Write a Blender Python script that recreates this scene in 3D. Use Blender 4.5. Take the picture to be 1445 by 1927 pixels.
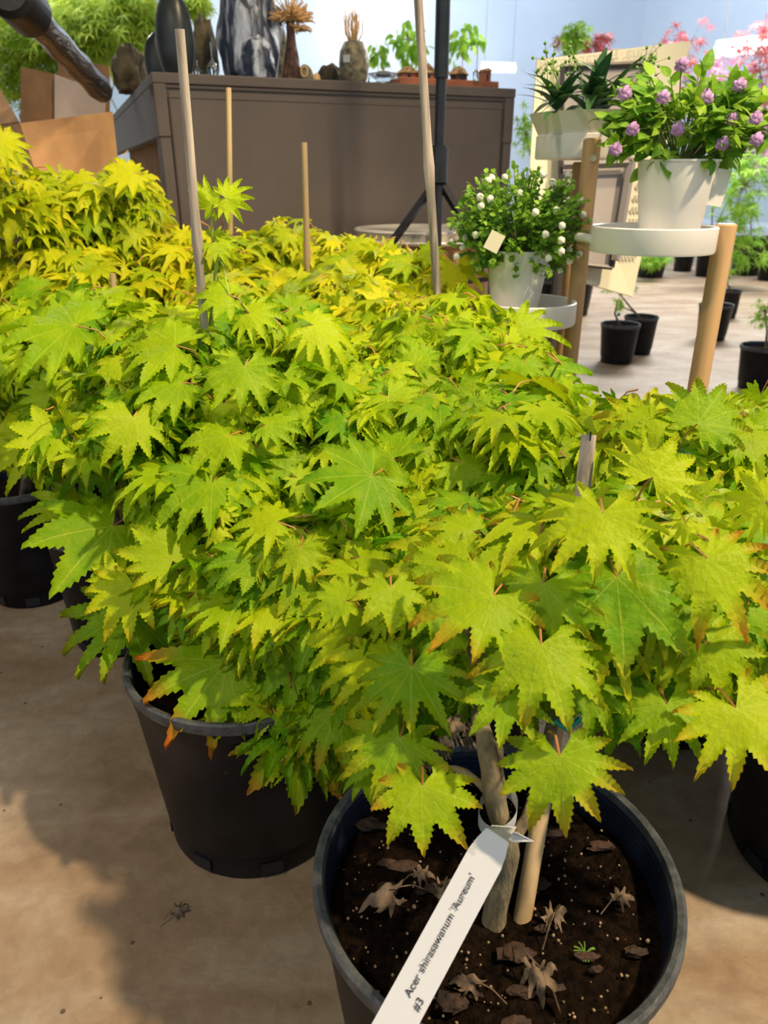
import bpy, bmesh, math, random
import numpy as np
from mathutils import Vector, Matrix, Quaternion, noise
random.seed(11)
RNG = np.random.default_rng(7)
for o in list(bpy.data.objects): bpy.data.objects.remove(o)
scene = bpy.context.scene
COL = scene.collection
# ------------------------------------------------------------------ camera
W, H, F, PITCH, CH = 1445, 1927, 1400.0, math.radians(24.2), 0.90
cd = bpy.data.cameras.new('camera'); cam = bpy.data.objects.new('camera', cd); COL.objects.link(cam)
cam.location = (0, 0, CH); cam.rotation_euler = (math.pi/2 - PITCH, 0, 0)
cd.sensor_fit = 'VERTICAL'; cd.sensor_height = 36; cd.lens = F/H*36; cd.clip_start = 0.02
cd.dof.use_dof = True; cd.dof.focus_distance = 0.85; cd.dof.aperture_fstop = 8.0
scene.camera = cam
scene.view_settings.view_transform = 'Standard'; scene.view_settings.look = 'None'
scene.view_settings.gamma = 1; scene.view_settings.use_curve_mapping = False
scene.view_settings.exposure = 0.0
# ------------------------------------------------------------------ world and lights
wd = bpy.data.worlds.new('world'); scene.world = wd; wd.use_nodes = True
bg = wd.node_tree.nodes['Background']; bg.inputs[0].default_value = (0.72, 0.86, 1.0, 1); bg.inputs[1].default_value = 0.62

def light(name, kind, loc, target, power, color, size=0.3, spot=None, blend=0.5, sx=None):
    d = bpy.data.lights.new(name, kind); d.energy = power; d.color = color
    if kind == 'AREA':
        d.size = size
        if sx: d.shape = 'RECTANGLE'; d.size_y = sx
    elif kind == 'SUN': d.angle = size
    else: d.shadow_soft_size = size
    if spot: d.spot_size = spot; d.spot_blend = blend
    o = bpy.data.objects.new(name, d); COL.objects.link(o); o.location = loc
    o.rotation_euler = (Vector(target) - Vector(loc)).to_track_quat('-Z', 'Y').to_euler()
    return o
# warm shop spotlights high to the right of the camera, daylight from the glazed end wall, added fills for left trees and far wall
light('spot_key', 'SPOT', (1.9, 0.1, 3.3), (-0.1, 1.0, 0.3), 640, (1.0, 0.76, 0.48), 0.07, math.radians(64), 0.6)
light('spot_second', 'SPOT', (-1.3, -0.6, 3.2), (-0.2, 1.3, 0.4), 120, (1.0, 0.84, 0.62), 0.12, math.radians(65), 0.7)
light('spot_back', 'SPOT', (0.9, 1.2, 3.3), (-0.3, 2.2, 0.7), 210, (1.0, 0.78, 0.48), 0.12, math.radians(60), 0.6)
light('wall_wash', 'SPOT', (-0.4, 9.6, 3.6), (0.1, 10.75, 2.2), 120, (1.0, 0.66, 0.34), 0.1, math.radians(80), 1.0)
light('window_light', 'AREA', (3.3, 7.4, 3.2), (1.4, 4.5, 0.0), 300, (1.0, 0.95, 0.88), 2.2, sx=1.2)
light('daylight_fill_left', 'AREA', (-3.2, 6.6, 3.9), (-2.6, 6.9, 1.0), 170, (1.0, 0.97, 0.82), 2.2, sx=1.0)  # lamp added under the ceiling to brighten the left trees, for window daylight
light('wall_fill', 'AREA', (1.2, 8.3, 3.7), (1.6, 11.5, 1.5), 170, (0.62, 0.80, 1.0), 5.0, sx=.4)  # unseen area lamp, added to brighten the far wall bluish
# ------------------------------------------------------------------ pixel helpers (photo measurements to world points)
cp, sp_ = math.cos(PITCH), math.sin(PITCH)
def ray(px, py):
    x = (px - W/2)/F; y = -(py - H/2)/F
    return Vector((x, cp + y*sp_, -sp_ + y*cp))
def atY(px, py, Y): r = ray(px, py); return Vector((0, 0, CH)) + r*(Y/r.y)
def atZ(px, py, z): r = ray(px, py); return Vector((0, 0, CH)) + r*((z - CH)/r.z)
def proj(p):
    d = Vector(p) - Vector((0, 0, CH))
    f = d.y*cp - d.z*sp_; u = d.y*sp_ + d.z*cp
    if f < 0.02: return (-9999, -9999, f)
    return (W/2 + F*d.x/f, H/2 - F*u/f, f)

# ------------------------------------------------------------------ materials
def mat(name, col=(.5, .5, .5), rough=.6, metal=0., spec=.5, noise_s=None, noise_a=.15, bump=0, bump_s=60, trans=0, coat=0, emit=None, col2=None, stretch=None, ramp=(.35, .68)):
    m = bpy.data.materials.new(name); m.use_nodes = True
    nt = m.node_tree; b = nt.nodes['Principled BSDF']
    b.inputs['Base Color'].default_value = (*col, 1); b.inputs['Roughness'].default_value = rough
    b.inputs['Metallic'].default_value = metal; b.inputs['Specular IOR Level'].default_value = spec
    b.inputs['Transmission Weight'].default_value = trans; b.inputs['Coat Weight'].default_value = coat
    tc = nt.nodes.new('ShaderNodeTexCoord'); src = tc.outputs['Object']
    if stretch:
        mp = nt.nodes.new('ShaderNodeMapping'); mp.inputs['Scale'].default_value = stretch
        nt.links.new(src, mp.inputs['Vector']); src = mp.outputs['Vector']
    if noise_s:
        n = nt.nodes.new('ShaderNodeTexNoise'); n.inputs['Scale'].default_value = noise_s; n.inputs['Detail'].default_value = 5
        nt.links.new(src, n.inputs['Vector'])
        r = nt.nodes.new('ShaderNodeValToRGB')
        c2 = col2 if col2 else tuple(min(1, c*(1 + noise_a*2)) for c in col); c1 = col if col2 else tuple(c*(1 - noise_a*1.5) for c in col)
        r.color_ramp.elements[0].position = ramp[0]; r.color_ramp.elements[1].position = ramp[1]
        r.color_ramp.elements[0].color = (*c1, 1); r.color_ramp.elements[1].color = (*c2, 1)
        nt.links.new(n.outputs['Fac'], r.inputs['Fac']); nt.links.new(r.outputs['Color'], b.inputs['Base Color'])
    if bump:
        n2 = nt.nodes.new('ShaderNodeTexNoise'); n2.inputs['Scale'].default_value = bump_s; n2.inputs['Detail'].default_value = 6
        nt.links.new(src, n2.inputs['Vector'])
        bp = nt.nodes.new('ShaderNodeBump'); bp.inputs['Strength'].default_value = bump; bp.inputs['Distance'].default_value = .01
        nt.links.new(n2.outputs['Fac'], bp.inputs['Height']); nt.links.new(bp.outputs['Normal'], b.inputs['Normal'])
    if emit:
        b.inputs['Emission Color'].default_value = (*emit[0], 1); b.inputs['Emission Strength'].default_value = emit[1]
    return m

def leaf_mat(name, lo, hi, vein, tipc, transl=.38, rough=.5):
    """leaf blade: colour by leaf (tint), pale veins, orange tips; light passes through"""
    m = bpy.data.materials.new(name); m.use_nodes = True; nt = m.node_tree; N = nt.nodes; L = nt.links
    b = N['Principled BSDF']; out = N['Material Output']
    at = N.new('ShaderNodeAttribute'); at.attribute_name = 'leafdat'
    sep = N.new('ShaderNodeSeparateColor'); L.new(at.outputs['Color'], sep.inputs[0])
    def mix(fac, a, c):
        x = N.new('ShaderNodeMix'); x.data_type = 'RGBA'
        if isinstance(fac, float): x.inputs[0].default_value = fac
        else: L.new(fac, x.inputs[0])
        for i, v in ((6, a), (7, c)):
            if isinstance(v, tuple): x.inputs[i].default_value = (*v, 1)
            else: L.new(v, x.inputs[i])
        return x.outputs[2]
    def math_(op, a, c=None):
        x = N.new('ShaderNodeMath'); x.operation = op; x.use_clamp = True
        for i, v in ((0, a), (1, c)):
            if v is None: continue
            if isinstance(v, (int, float)): x.inputs[i].default_value = v
            else: L.new(v, x.inputs[i])
        return x.outputs[0]
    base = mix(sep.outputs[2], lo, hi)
    tc = N.new('ShaderNodeTexCoord'); ns = N.new('ShaderNodeTexNoise'); ns.inputs['Scale'].default_value = 38; ns.inputs['Detail'].default_value = 4
    L.new(tc.outputs['Object'], ns.inputs['Vector'])
    mr = N.new('ShaderNodeMapRange'); mr.inputs[1].default_value = .42; mr.inputs[2].default_value = .7; mr.inputs[4].default_value = .35
    L.new(ns.outputs['Fac'], mr.inputs[0])
    base = mix(mr.outputs[0], base, hi)
    vf = math_('MULTIPLY', math_('LESS_THAN', sep.outputs[0], .055), .5)
    base = mix(vf, base, vein)
    tip = N.new('ShaderNodeMapRange'); tip.inputs[1].default_value = .80; tip.inputs[2].default_value = 1.0
    n3 = N.new('ShaderNodeTexNoise'); n3.inputs['Scale'].default_value = 9; L.new(tc.outputs['Object'], n3.inputs['Vector'])
    add = N.new('ShaderNodeMath'); add.operation = 'ADD'; L.new(sep.outputs[1], add.inputs[0])
    sub = N.new('ShaderNodeMath'); sub.operation = 'MULTIPLY_ADD'; L.new(n3.outputs['Fac'], sub.inputs[0]); sub.inputs[1].default_value = .5; sub.inputs[2].default_value = -.25
    L.new(sub.outputs[0], add.inputs[1]); L.new(add.outputs[0], tip.inputs[0])
    base = mix(math_('MULTIPLY', tip.outputs[0], at.outputs['Alpha']), base, tipc)
    L.new(base, b.inputs['Base Color']); b.inputs['Roughness'].default_value = rough; b.inputs['Specular IOR Level'].default_value = .22
    n2 = N.new('ShaderNodeTexNoise'); n2.inputs['Scale'].default_value = 160; L.new(tc.outputs['Object'], n2.inputs['Vector'])
    bp = N.new('ShaderNodeBump'); bp.inputs['Strength'].default_value = .45; bp.inputs['Distance'].default_value = .004
    L.new(n2.outputs['Fac'], bp.inputs['Height']); L.new(bp.outputs['Normal'], b.inputs['Normal'])
    tr = N.new('ShaderNodeBsdfTranslucent'); L.new(base, tr.inputs['Color'])
    ms = N.new('ShaderNodeMixShader'); ms.inputs[0].default_value = transl
    L.new(b.outputs[0], ms.inputs[1]); L.new(tr.outputs[0], ms.inputs[2]); L.new(ms.outputs[0], out.inputs[0])
    return m

M = {}
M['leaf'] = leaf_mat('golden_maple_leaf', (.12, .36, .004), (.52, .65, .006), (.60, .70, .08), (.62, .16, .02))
M['leaf_back'] = leaf_mat('yellow_maple_leaf', (.24, .42, .004), (.72, .70, .010), (.75, .75, .06), (.72, .28, .03))
M['leaf_lime'] = leaf_mat('lime_leaf', (.22, .50, .05), (.45, .72, .08), (.5, .75, .2), (.5, .2, .05))
M['leaf_backlit'] = leaf_mat('backlit_feathery_leaf', (.20, .38, .04), (.62, .75, .10), (.6, .7, .2), (.5, .5, .1), .5)  # lighter greens carry the window backlight in the colour
M['leaf_box'] = leaf_mat('boxwood_leaf', (.07, .25, .02), (.30, .52, .04), (.3, .5, .1), (.2, .4, .03), .3)
M['leaf_oval'] = leaf_mat('oval_leaf', (.08, .26, .02), (.32, .52, .035), (.35, .6, .1), (.3, .5, .05), .3)
M['leaf_dark'] = leaf_mat('dark_blade_leaf', (.015, .07, .03), (.07, .16, .05), (.1, .2, .06), (.1, .2, .03), .15)
M['leaf_red'] = leaf_mat('red_maple_leaf', (.33, .05, .07), (.75, .22, .22), (.6, .2, .2), (.7, .3, .2))
M['leaf_pink'] = leaf_mat('pink_maple_leaf', (.42, .12, .30), (.65, .40, .45), (.6, .3, .4), (.8, .4, .2))
M['petiole'] = mat('petiole_red', (.45, .20, .07), .5, noise_s=30, noise_a=.3)
M['leaf_stem'] = mat('fresh_green_stem', (.30, .40, .06), .5, noise_s=40, noise_a=.2)
M['twig'] = mat('green_twig', (.16, .22, .06), .6, noise_s=40, noise_a=.3)
M['bark'] = mat('maple_bark', (.19, .155, .09), .85, noise_s=60, noise_a=.35, bump=.6, bump_s=120, stretch=(1, 1, .25))
M['pot'] = mat('black_pot_plastic', (.006, .0065, .009), .4, noise_s=14, noise_a=.4, bump=.08, bump_s=30, spec=.22)
M['rim'] = mat('scuffed_pot_rim', (.035, .042, .05), .5, noise_s=55, noise_a=.4, col2=(.085, .095, .10), bump=.3, bump_s=80)
M['potin'] = mat('blue_black_pot_inside', (.010, .016, .035), .38)
M['soil'] = mat('potting_soil', (.004, .003, .002), .95, noise_s=110, col2=(.018, .010, .006), bump=1.0, bump_s=140, spec=.05)
M['chip'] = mat('bark_chip_brown', (.04, .021, .013), .8, noise_s=50, noise_a=.4, bump=.6, bump_s=90)
M['perlite'] = mat('perlite_bead', (.30, .21, .12), .8, noise_s=80, noise_a=.3)
M['dry'] = mat('dried_leaf_brown', (.17, .12, .08), .85, noise_s=60, noise_a=.4, bump=.4)
M['bamboo'] = mat('bamboo_cane', (.50, .36, .19), .55, noise_s=30, noise_a=.2, stretch=(1, 1, .1))
M['cane_grey'] = mat('weathered_cane', (.36, .31, .26), .7, noise_s=60, noise_a=.35, stretch=(1, 1, .08), bump=.3, bump_s=100)
M['white'] = mat('white_enamel', (.80, .79, .75), .38, noise_s=8, noise_a=.04)
M['tag'] = mat('white_tag_plastic', (.62, .65, .70), .4)
M['ink'] = mat('black_ink', (.01, .01, .015), .5)
M['wood'] = mat('pale_round_wood', (.50, .32, .15), .5, noise_s=22, noise_a=.16, stretch=(1, 1, .06))
M['cabinet'] = mat('taupe_laminate', (.105, .084, .074), .55, noise_s=5, noise_a=.05, bump=.05, bump_s=200)
M['cab_groove'] = mat('taupe_laminate_groove', (.05, .042, .04), .7)
M['black'] = mat('black_metal', (.012, .014, .02), .3, noise_s=20, noise_a=.2)
M['chrome'] = mat('brushed_zinc', (.80, .78, .72), .25, metal=.45, noise_s=10, noise_a=.1)
M['card'] = mat('cardboard', (.42, .235, .105), .8, noise_s=9, noise_a=.14, bump=.1, bump_s=40)
M['card_in'] = mat('cardboard_inside', (.36, .20, .09), .85, noise_s=12, noise_a=.12)
M['wrap'] = mat('plastic_wrap_dark', (.025, .02, .018), .16, noise_s=35, noise_a=.5, bump=1., bump_s=45, stretch=(1, 1, 3), coat=.5)
M['stone'] = mat('dark_polished_stone', (.028, .034, .034), .35, noise_s=10, noise_a=.3)
M['rock'] = mat('brown_rough_rock', (.05, .042, .028), .8, noise_s=22, noise_a=.5, bump=1, bump_s=30, col2=(.22, .17, .09))
M['rock_blue'] = mat('veined_blue_rock', (.03, .04, .075), .45, noise_s=34, col2=(.62, .68, .80), bump=.8, bump_s=30, stretch=(1, 1, .14), ramp=(.47, .64))
M['speck'] = mat('speckled_stone', (.045, .052, .05), .5, noise_s=42, col2=(.34, .29, .16), bump=.4)
M['rootdark'] = mat('driftwood_dark', (.075, .03, .02), .6, noise_s=30, noise_a=.5, bump=.8, bump_s=40)
M['straw'] = mat('straw_branch', (.72, .47, .22), .7, noise_s=30, noise_a=.2)
M['redwood'] = mat('red_brown_wood', (.36, .115, .045), .5, noise_s=14, noise_a=.2, stretch=(.2, 1, 1))
M['thatch'] = mat('thatch', (.40, .25, .12), .9, noise_s=70, noise_a=.35, bump=1)
M['glass'] = mat('clear_glass', (.9, .97, 1), .03, trans=1.)
M['cream'] = mat('cream_board', (.74, .70, .52), .6, noise_s=3, noise_a=.03)
M['frame_grey'] = mat('grey_frame_panel', (.27, .25, .25), .5, noise_s=6, noise_a=.05)
M['frame_dark'] = mat('dark_frame_edge', (.05, .045, .05), .4)
M['faint'] = mat('faint_grey_ink', (.50, .49, .42), .7)
M['wallp'] = mat('painted_wall', (.56, .60, .66), .8, noise_s=1.5, noise_a=.03)
M['winframe'] = mat('white_window_frame', (.7, .75, .8), .5)
M['petal_p'] = mat('mauve_petal', (.42, .24, .47), .7, noise_s=60, noise_a=.3)
M['petal_w'] = mat('white_bud', (.85, .84, .75), .6)
M['teal'] = mat('teal_tie', (.0, .30, .26), .45)
M['lamp'] = mat('tube_lamp', (1, 1, 1), .5, emit=((.92, .97, 1), 3.0))

# concrete floor
def floor_mat():
    m = bpy.data.materials.new('worn_concrete'); m.use_nodes = True; nt = m.node_tree; N = nt.nodes; L = nt.links; b = N['Principled BSDF']
    tc = N.new('ShaderNodeTexCoord')
    def nz(s, d=6, st=None, rough=.6):
        n = N.new('ShaderNodeTexNoise'); n.inputs['Scale'].default_value = s; n.inputs['Detail'].default_value = d; n.inputs['Roughness'].default_value = rough; n.inputs['Distortion'].default_value = .6
        if st:
            mp = N.new('ShaderNodeMapping'); mp.inputs['Scale'].default_value = st; mp.inputs['Rotation'].default_value = (0, 0, .5)
            L.new(tc.outputs['Object'], mp.inputs['Vector']); L.new(mp.outputs[0], n.inputs['Vector'])
        else: L.new(tc.outputs['Object'], n.inputs['Vector'])
        return n.outputs['Fac']
    def ramp(f, *st):
        r = N.new('ShaderNodeValToRGB'); e = r.color_ramp.elements
        e[0].position, e[0].color = st[0][0], (*st[0][1], 1); e[1].position, e[1].color = st[-1][0], (*st[-1][1], 1)
        for p, c in st[1:-1]:
            x = e.new(p); x.color = (*c, 1)
        L.new(f, r.inputs[0]); return r.outputs[0]
    c1 = ramp(nz(2.6, 7, (1, 2.2, 1)), (.30, (.25, .165, .10)), (.46, (.34, .24, .15)), (.60, (.42, .335, .24)), (.74, (.52, .46, .38)))
    c2 = ramp(nz(38, 8), (.38, (.72, .70, .68)), (.60, (1, 1, 1)))
    mx = N.new('ShaderNodeMix'); mx.data_type = 'RGBA'; mx.blend_type = 'MULTIPLY'; mx.inputs[0].default_value = .55
    L.new(c1, mx.inputs[6]); L.new(c2, mx.inputs[7])
    # small dark spots
    v = N.new('ShaderNodeTexVoronoi'); v.inputs['Scale'].default_value = 22; L.new(tc.outputs['Object'], v.inputs['Vector'])
    lt = N.new('ShaderNodeMath'); lt.operation = 'LESS_THAN'; lt.inputs[1].default_value = .07; L.new(v.outputs['Distance'], lt.inputs[0])
    mx2 = N.new('ShaderNodeMix'); mx2.data_type = 'RGBA'; L.new(lt.outputs[0], mx2.inputs[0]); L.new(mx.outputs[2], mx2.inputs[6]); mx2.inputs[7].default_value = (.12, .08, .05, 1)
    L.new(mx2.outputs[2], b.inputs['Base Color'])
    rr = N.new('ShaderNodeMapRange'); rr.inputs[3].default_value = .38; rr.inputs[4].default_value = .72; L.new(nz(5), rr.inputs[0]); L.new(rr.outputs[0], b.inputs['Roughness'])
    bp = N.new('ShaderNodeBump'); bp.inputs['Strength'].default_value = .18; bp.inputs['Distance'].default_value = .01
    L.new(nz(70, 8), bp.inputs['Height']); L.new(bp.outputs[0], b.inputs['Normal'])
    return m
M['floor'] = floor_mat()

# ------------------------------------------------------------------ object helpers
class MB:
    """collects shapes; build() links them as one mesh object"""
    def __init__(s): s.v = []; s.f = []; s.m = []
    def add(s, v, f, mi=0):
        b = len(s.v); s.v += [tuple(x) for x in v]; s.f += [tuple(i + b for i in q) for q in f]; s.m += [mi]*len(f)
    def box(s, c, d, rot=None, mi=0):
        x, y, z = [a/2 for a in d]
        vs = [Vector((i*x, j*y, k*z)) for i in (-1, 1) for j in (-1, 1) for k in (-1, 1)]
        if rot is not None: vs = [rot @ q for q in vs]
        c = Vector(c); s.add([q + c for q in vs], [(0, 1, 3, 2), (4, 6, 7, 5), (0, 4, 5, 1), (2, 3, 7, 6), (0, 2, 6, 4), (1, 5, 7, 3)], mi)
    def tube(s, pts, rad, seg=8, mi=0, cap=True):
        pts = [Vector(p) for p in pts]; n = len(pts)
        rad = rad if isinstance(rad, (list, tuple)) else [rad]*n
        t0 = (pts[1] - pts[0]).normalized(); ref = Vector((0, 0, 1)) if abs(t0.z) < .9 else Vector((1, 0, 0))
        u = t0.cross(ref).normalized(); vs = []
        for i, p in enumerate(pts):
            t = (pts[min(i+1, n-1)] - pts[max(i-1, 0)]).normalized()
            u = (u - t*u.dot(t)).normalized(); w = t.cross(u)
            vs += [p + (u*math.cos(a) + w*math.sin(a))*rad[i] for a in [2*math.pi*k/seg for k in range(seg)]]
        fs = [(i*seg + k, i*seg + (k+1) % seg, (i+1)*seg + (k+1) % seg, (i+1)*seg + k) for i in range(n-1) for k in range(seg)]
        if cap: fs += [tuple(range(seg))[::-1], tuple((n-1)*seg + k for k in range(seg))]
        s.add(vs, fs, mi)
    def lathe(s, prof, c=(0, 0, 0), seg=48, mi=0, jit=0):
        c = Vector(c); vs = []; n = len(prof)
        for r, z in prof:
            for k in range(seg):
                a = 2*math.pi*k/seg; vs.append(c + Vector((r*math.cos(a), r*math.sin(a), z)))
        fs = [(i*seg + k, i*seg + (k+1) % seg, (i+1)*seg + (k+1) % seg, (i+1)*seg + k) for i in range(n-1) for k in range(seg)]
        s.add(vs, fs, mi)
    def blob(s, c, r, amp=.15, fr=2., seg=20, mi=0, seed=0, flat=None, power=1.):
        vs = []; rings = seg//2 + 1; c = Vector(c)
        for i in range(rings + 1):
            th = math.pi*i/rings
            for k in range(seg):
                a = 2*math.pi*k/seg
                d = Vector((math.sin(th)*math.cos(a), math.sin(th)*math.sin(a), math.cos(th)))
                q = 1 + amp*(noise.noise(d*fr + Vector((seed, seed*1.7, 3))))*2
                p = Vector((d.x*r[0]*q, d.y*r[1]*q, d.z*r[2]*q))
                if flat is not None and p.z < flat: p.z = flat
                vs.append(c + p)
        fs = [(i*seg + k, (i+1)*seg + k, (i+1)*seg + (k+1) % seg, i*seg + (k+1) % seg) for i in range(rings) for k in range(seg)]
        s.add(vs, fs, mi)
    def build(s, name, mats, parent=None, smooth=True, bevel=0, angle=40):
        me = bpy.data.meshes.new(name); me.from_pydata(s.v, [], s.f)
        mats = mats if isinstance(mats, (list, tuple)) else [mats]
        for q in mats: me.materials.append(q)
        me.polygons.foreach_set('material_index', s.m)
        bm = bmesh.new(); bm.from_mesh(me); bmesh.ops.recalc_face_normals(bm, faces=bm.faces); bm.to_mesh(me); bm.free()
        o = bpy.data.objects.new(name, me); COL.objects.link(o)
        if smooth:
            me.polygons.foreach_set('use_smooth', [True]*len(me.polygons)); me.set_sharp_from_angle(angle=math.radians(angle))
        if bevel:
            bv = o.modifiers.new('bevel', 'BEVEL'); bv.width = bevel; bv.segments = 2; bv.limit_method = 'ANGLE'
        attach(o, parent); return o
def attach(o, parent):
    if parent is not None:
        o.parent = parent; o.matrix_parent_inverse = Matrix.Translation(-Vector(parent['_loc'])) if '_loc' in parent else Matrix.Identity(4)
def thing(name, label, cat, loc, group=None):
    o = bpy.data.objects.new(name, None); COL.objects.link(o); o.location = loc; o.empty_display_size = .05
    o['label'] = label; o['category'] = cat; o['_loc'] = tuple(loc)
    if group: o['group'] = group
    return o
def tag(o, label, cat, group=None):
    o['label'] = label; o['category'] = cat
    if group: o['group'] = group
    return o
def struct(o): o['kind'] = 'structure'; return o
def text_mesh(name, body, size, mat_, Mx, parent, mirror=False):
    c = bpy.data.curves.new(name, 'FONT'); c.body = body; c.size = size; c.extrude = .0001
    t = bpy.data.objects.new(name + '_tmp', c); COL.objects.link(t)
    bpy.context.view_layer.update()
    me = bpy.data.meshes.new_from_object(t.evaluated_get(bpy.context.evaluated_depsgraph_get())); bpy.data.objects.remove(t)
    co = np.zeros(len(me.vertices)*3); me.vertices.foreach_get('co', co); co = co.reshape(-1, 3)
    if mirror: co[:, 0] *= -1
    A = np.array(Mx); co = co @ A[:3, :3].T + A[:3, 3]
    me.vertices.foreach_set('co', co.ravel()); me.materials.clear(); me.materials.append(mat_)
    o = bpy.data.objects.new(name, me); COL.objects.link(o); attach(o, parent); return o

# ------------------------------------------------------------------ leaf templates
def maple_leaf(nl=11, J=4, seed=0, sinus=.58, droop=.25, pleat=.10, span=150, wfac=1.0):
    r = random.Random(seed); V = []; A = []; Fs = []
    def v(x, y, e, t):
        V.append((x, y)); A.append((e, t)); return len(V) - 1
    O = v(0, 0, 0, 0)
    ang = [math.radians(-span + 2*span*i/(nl-1) + r.uniform(-3, 3)) for i in range(nl)]
    Ls = [(.40 + .60*math.cos(a*.5)**1.3)*r.uniform(.92, 1.06) for a in ang]
    zs = {}
    sin_ = []
    for i in range(nl + 1):
        if i == 0: a = ang[0] - .16; rr = Ls[0]*.5
        elif i == nl: a = ang[-1] + .16; rr = Ls[-1]*.5
        else: a = (ang[i-1] + ang[i])/2; rr = sinus*.5*(Ls[i-1] + Ls[i])*r.uniform(.92, 1.08)
        h = v(math.sin(a)*rr*.5, math.cos(a)*rr*.5, .9, rr*.5); s = v(math.sin(a)*rr, math.cos(a)*rr, 1, rr*.7)
        sin_.append((h, s, a, rr))
    for i in range(nl):
        a, L = ang[i], Ls[i]; ux, uy = math.sin(a), math.cos(a); vx, vy = uy, -ux
        hw = .5*abs((sin_[i+1][2] - sin_[i][2]))
        def loc(idx):
            x, y = V[idx]; return x*ux + y*uy, x*vx + y*vy
        uL, wL = loc(sin_[i][1]); uR, wR = loc(sin_[i+1][1])
        u0 = (uL + uR)/2
        m1 = v(ux*u0*.5, uy*u0*.5, 0, u0*.5); m0 = v(ux*u0, uy*u0, 0, u0*.75)
        hl, hr = sin_[i][0], sin_[i+1][0]; sl, sr = sin_[i][1], sin_[i+1][1]
        Fs += [(O, hl, m1), (O, m1, hr), (hl, sl, m0, m1), (m1, m0, sr, hr)]
        w0 = max(abs(wL), abs(wR))*wfac
        pl, pr, pm = sl, sr, m0
        for j in range(1, J*2):
            s = j/(J*2.)
            tooth = (j % 2 == 1)
            w = w0*(1-s)**1.05*(1 + 1.0*s) * ((1.10 if tooth else .88) if J > 2 else (1.15 if tooth else .85))
            uu = u0 + (L-u0)*(s + ((.045 if tooth else -.005) if J > 2 else (.05 if tooth else -.02))); um = u0 + (L-u0)*s
            el = v(ux*uu - vx*w, uy*uu - vy*w, 1, .75 + .25*s); er = v(ux*uu + vx*w, uy*uu + vy*w, 1, .75 + .25*s)
            mm = v(ux*um, uy*um, 0, .75 + .22*s)
            Fs += [(pl, el, mm, pm), (pm, mm, er, pr)]; pl, pr, pm = el, er, mm
        t = v(ux*L, uy*L, 0, 1.0); Fs += [(pl, t, pm), (pm, t, pr)]
    V = np.array(V); A = np.array(A); n = len(V)
    rr = np.hypot(V[:, 0], V[:, 1]); th = np.arctan2(V[:, 0], V[:, 1])
    ph = r.uniform(0, 6)
    z = -droop*rr**2 + pleat*A[:, 0]*np.minimum(rr, .7)*.8 + .10*rr*np.sin(3*th + ph) - .22*np.maximum(rr - .65, 0)*(1 + np.sin(5*th + ph*2))
    z -= .10*np.abs(V[:, 0])*r.uniform(-.5, 1.8)
    V3 = np.column_stack([V, z])
    return V3, A, Fs
def oval_leaf(w=.32, J=4, curl=.2, point=.8, seed=0):
    V = []; A = []; Fs = []; r = random.Random(seed)
    V.append((0, 0, 0)); A.append((0, 0)); pl = pm = pr = 0
    for j in range(1, J):
        s = j/J; ww = w*math.sin(math.pi*s**point)**.8
        i = len(V); z = -curl*s*s
        V += [(-ww, s, z + .25*ww), (0, s, z), (ww, s, z + .25*ww)]; A += [(1, s*.7), (0, s*.7), (1, s*.7)]
        if j == 1: Fs += [(0, i, i+1), (0, i+1, i+2)]
        else: Fs += [(pl, i, i+1, pm), (pm, i+1, i+2, pr)]
        pl, pm, pr = i, i+1, i+2
    i = len(V); V.append((0, 1, -curl)); A.append((0, .8)); Fs += [(pl, i, pm), (pm, i, pr)]
    return np.array(V, float), np.array(A, float), Fs
HI = [maple_leaf(11 if k % 3 else 9, 6, k, sinus=.47 + .03*(k % 4), droop=.14 + .09*(k % 5), pleat=.16 + .03*(k % 3), span=138) for k in range(12)]
MID = [maple_leaf(9, 2, 40+k, sinus=.47, droop=.22 + .08*(k % 4), pleat=.15, span=142) for k in range(8)]
LOW = [maple_leaf(7, 1, 80+k, sinus=.42, droop=.25, pleat=.06, span=125, wfac=.8) for k in range(5)]
FINE = [maple_leaf(7, 1, 90+k, sinus=.22, droop=.25, pleat=.03, span=120, wfac=.75) for k in range(4)]
OVAL = [oval_leaf(.30, 5, .18 + .1*k, seed=k) for k in range(4)]
ROUND = [oval_leaf(.42, 4, .1 + .1*k, seed=k) for k in range(3)]
BLADE = [oval_leaf(.10, 7, .35 + .25*k, .7, seed=k) for k in range(3)]

class Foliage:
    def __init__(s): s.V = []; s.D = []; s.L = []; s.F = []; s.n = 0
    def add(s, tpl, o, m, n, size, tint=.5, orange=0., wide=1.):
        V, A, Fs = tpl
        m = Vector(m).normalized(); n = Vector(n); n = (n - m*n.dot(m)).normalized(); x = m.cross(n)
        B = np.array([x*wide, m, n])*size
        s.V.append(V @ B + np.array(o)); D = np.zeros((len(V), 4)); D[:, 0] = A[:, 0]; D[:, 1] = A[:, 1]; D[:, 2] = tint; D[:, 3] = orange
        s.D.append(D)
        s.F += [tuple(i + s.n for i in f) for f in Fs]; s.n += len(V)
    def build(s, name, mat_, parent):
        if not s.V: return None
        V = np.vstack(s.V); D = np.vstack(s.D)
        me = bpy.data.meshes.new(name); me.from_pydata(V.tolist(), [], s.F); me.materials.append(mat_)
        a = me.color_attributes.new('leafdat', 'FLOAT_COLOR', 'POINT'); a.data.foreach_set('color', D.ravel())
        me.polygons.foreach_set('use_smooth', [True]*len(me.polygons))
        o = bpy.data.objects.new(name, me); COL.objects.link(o); attach(o, parent); return o

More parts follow.
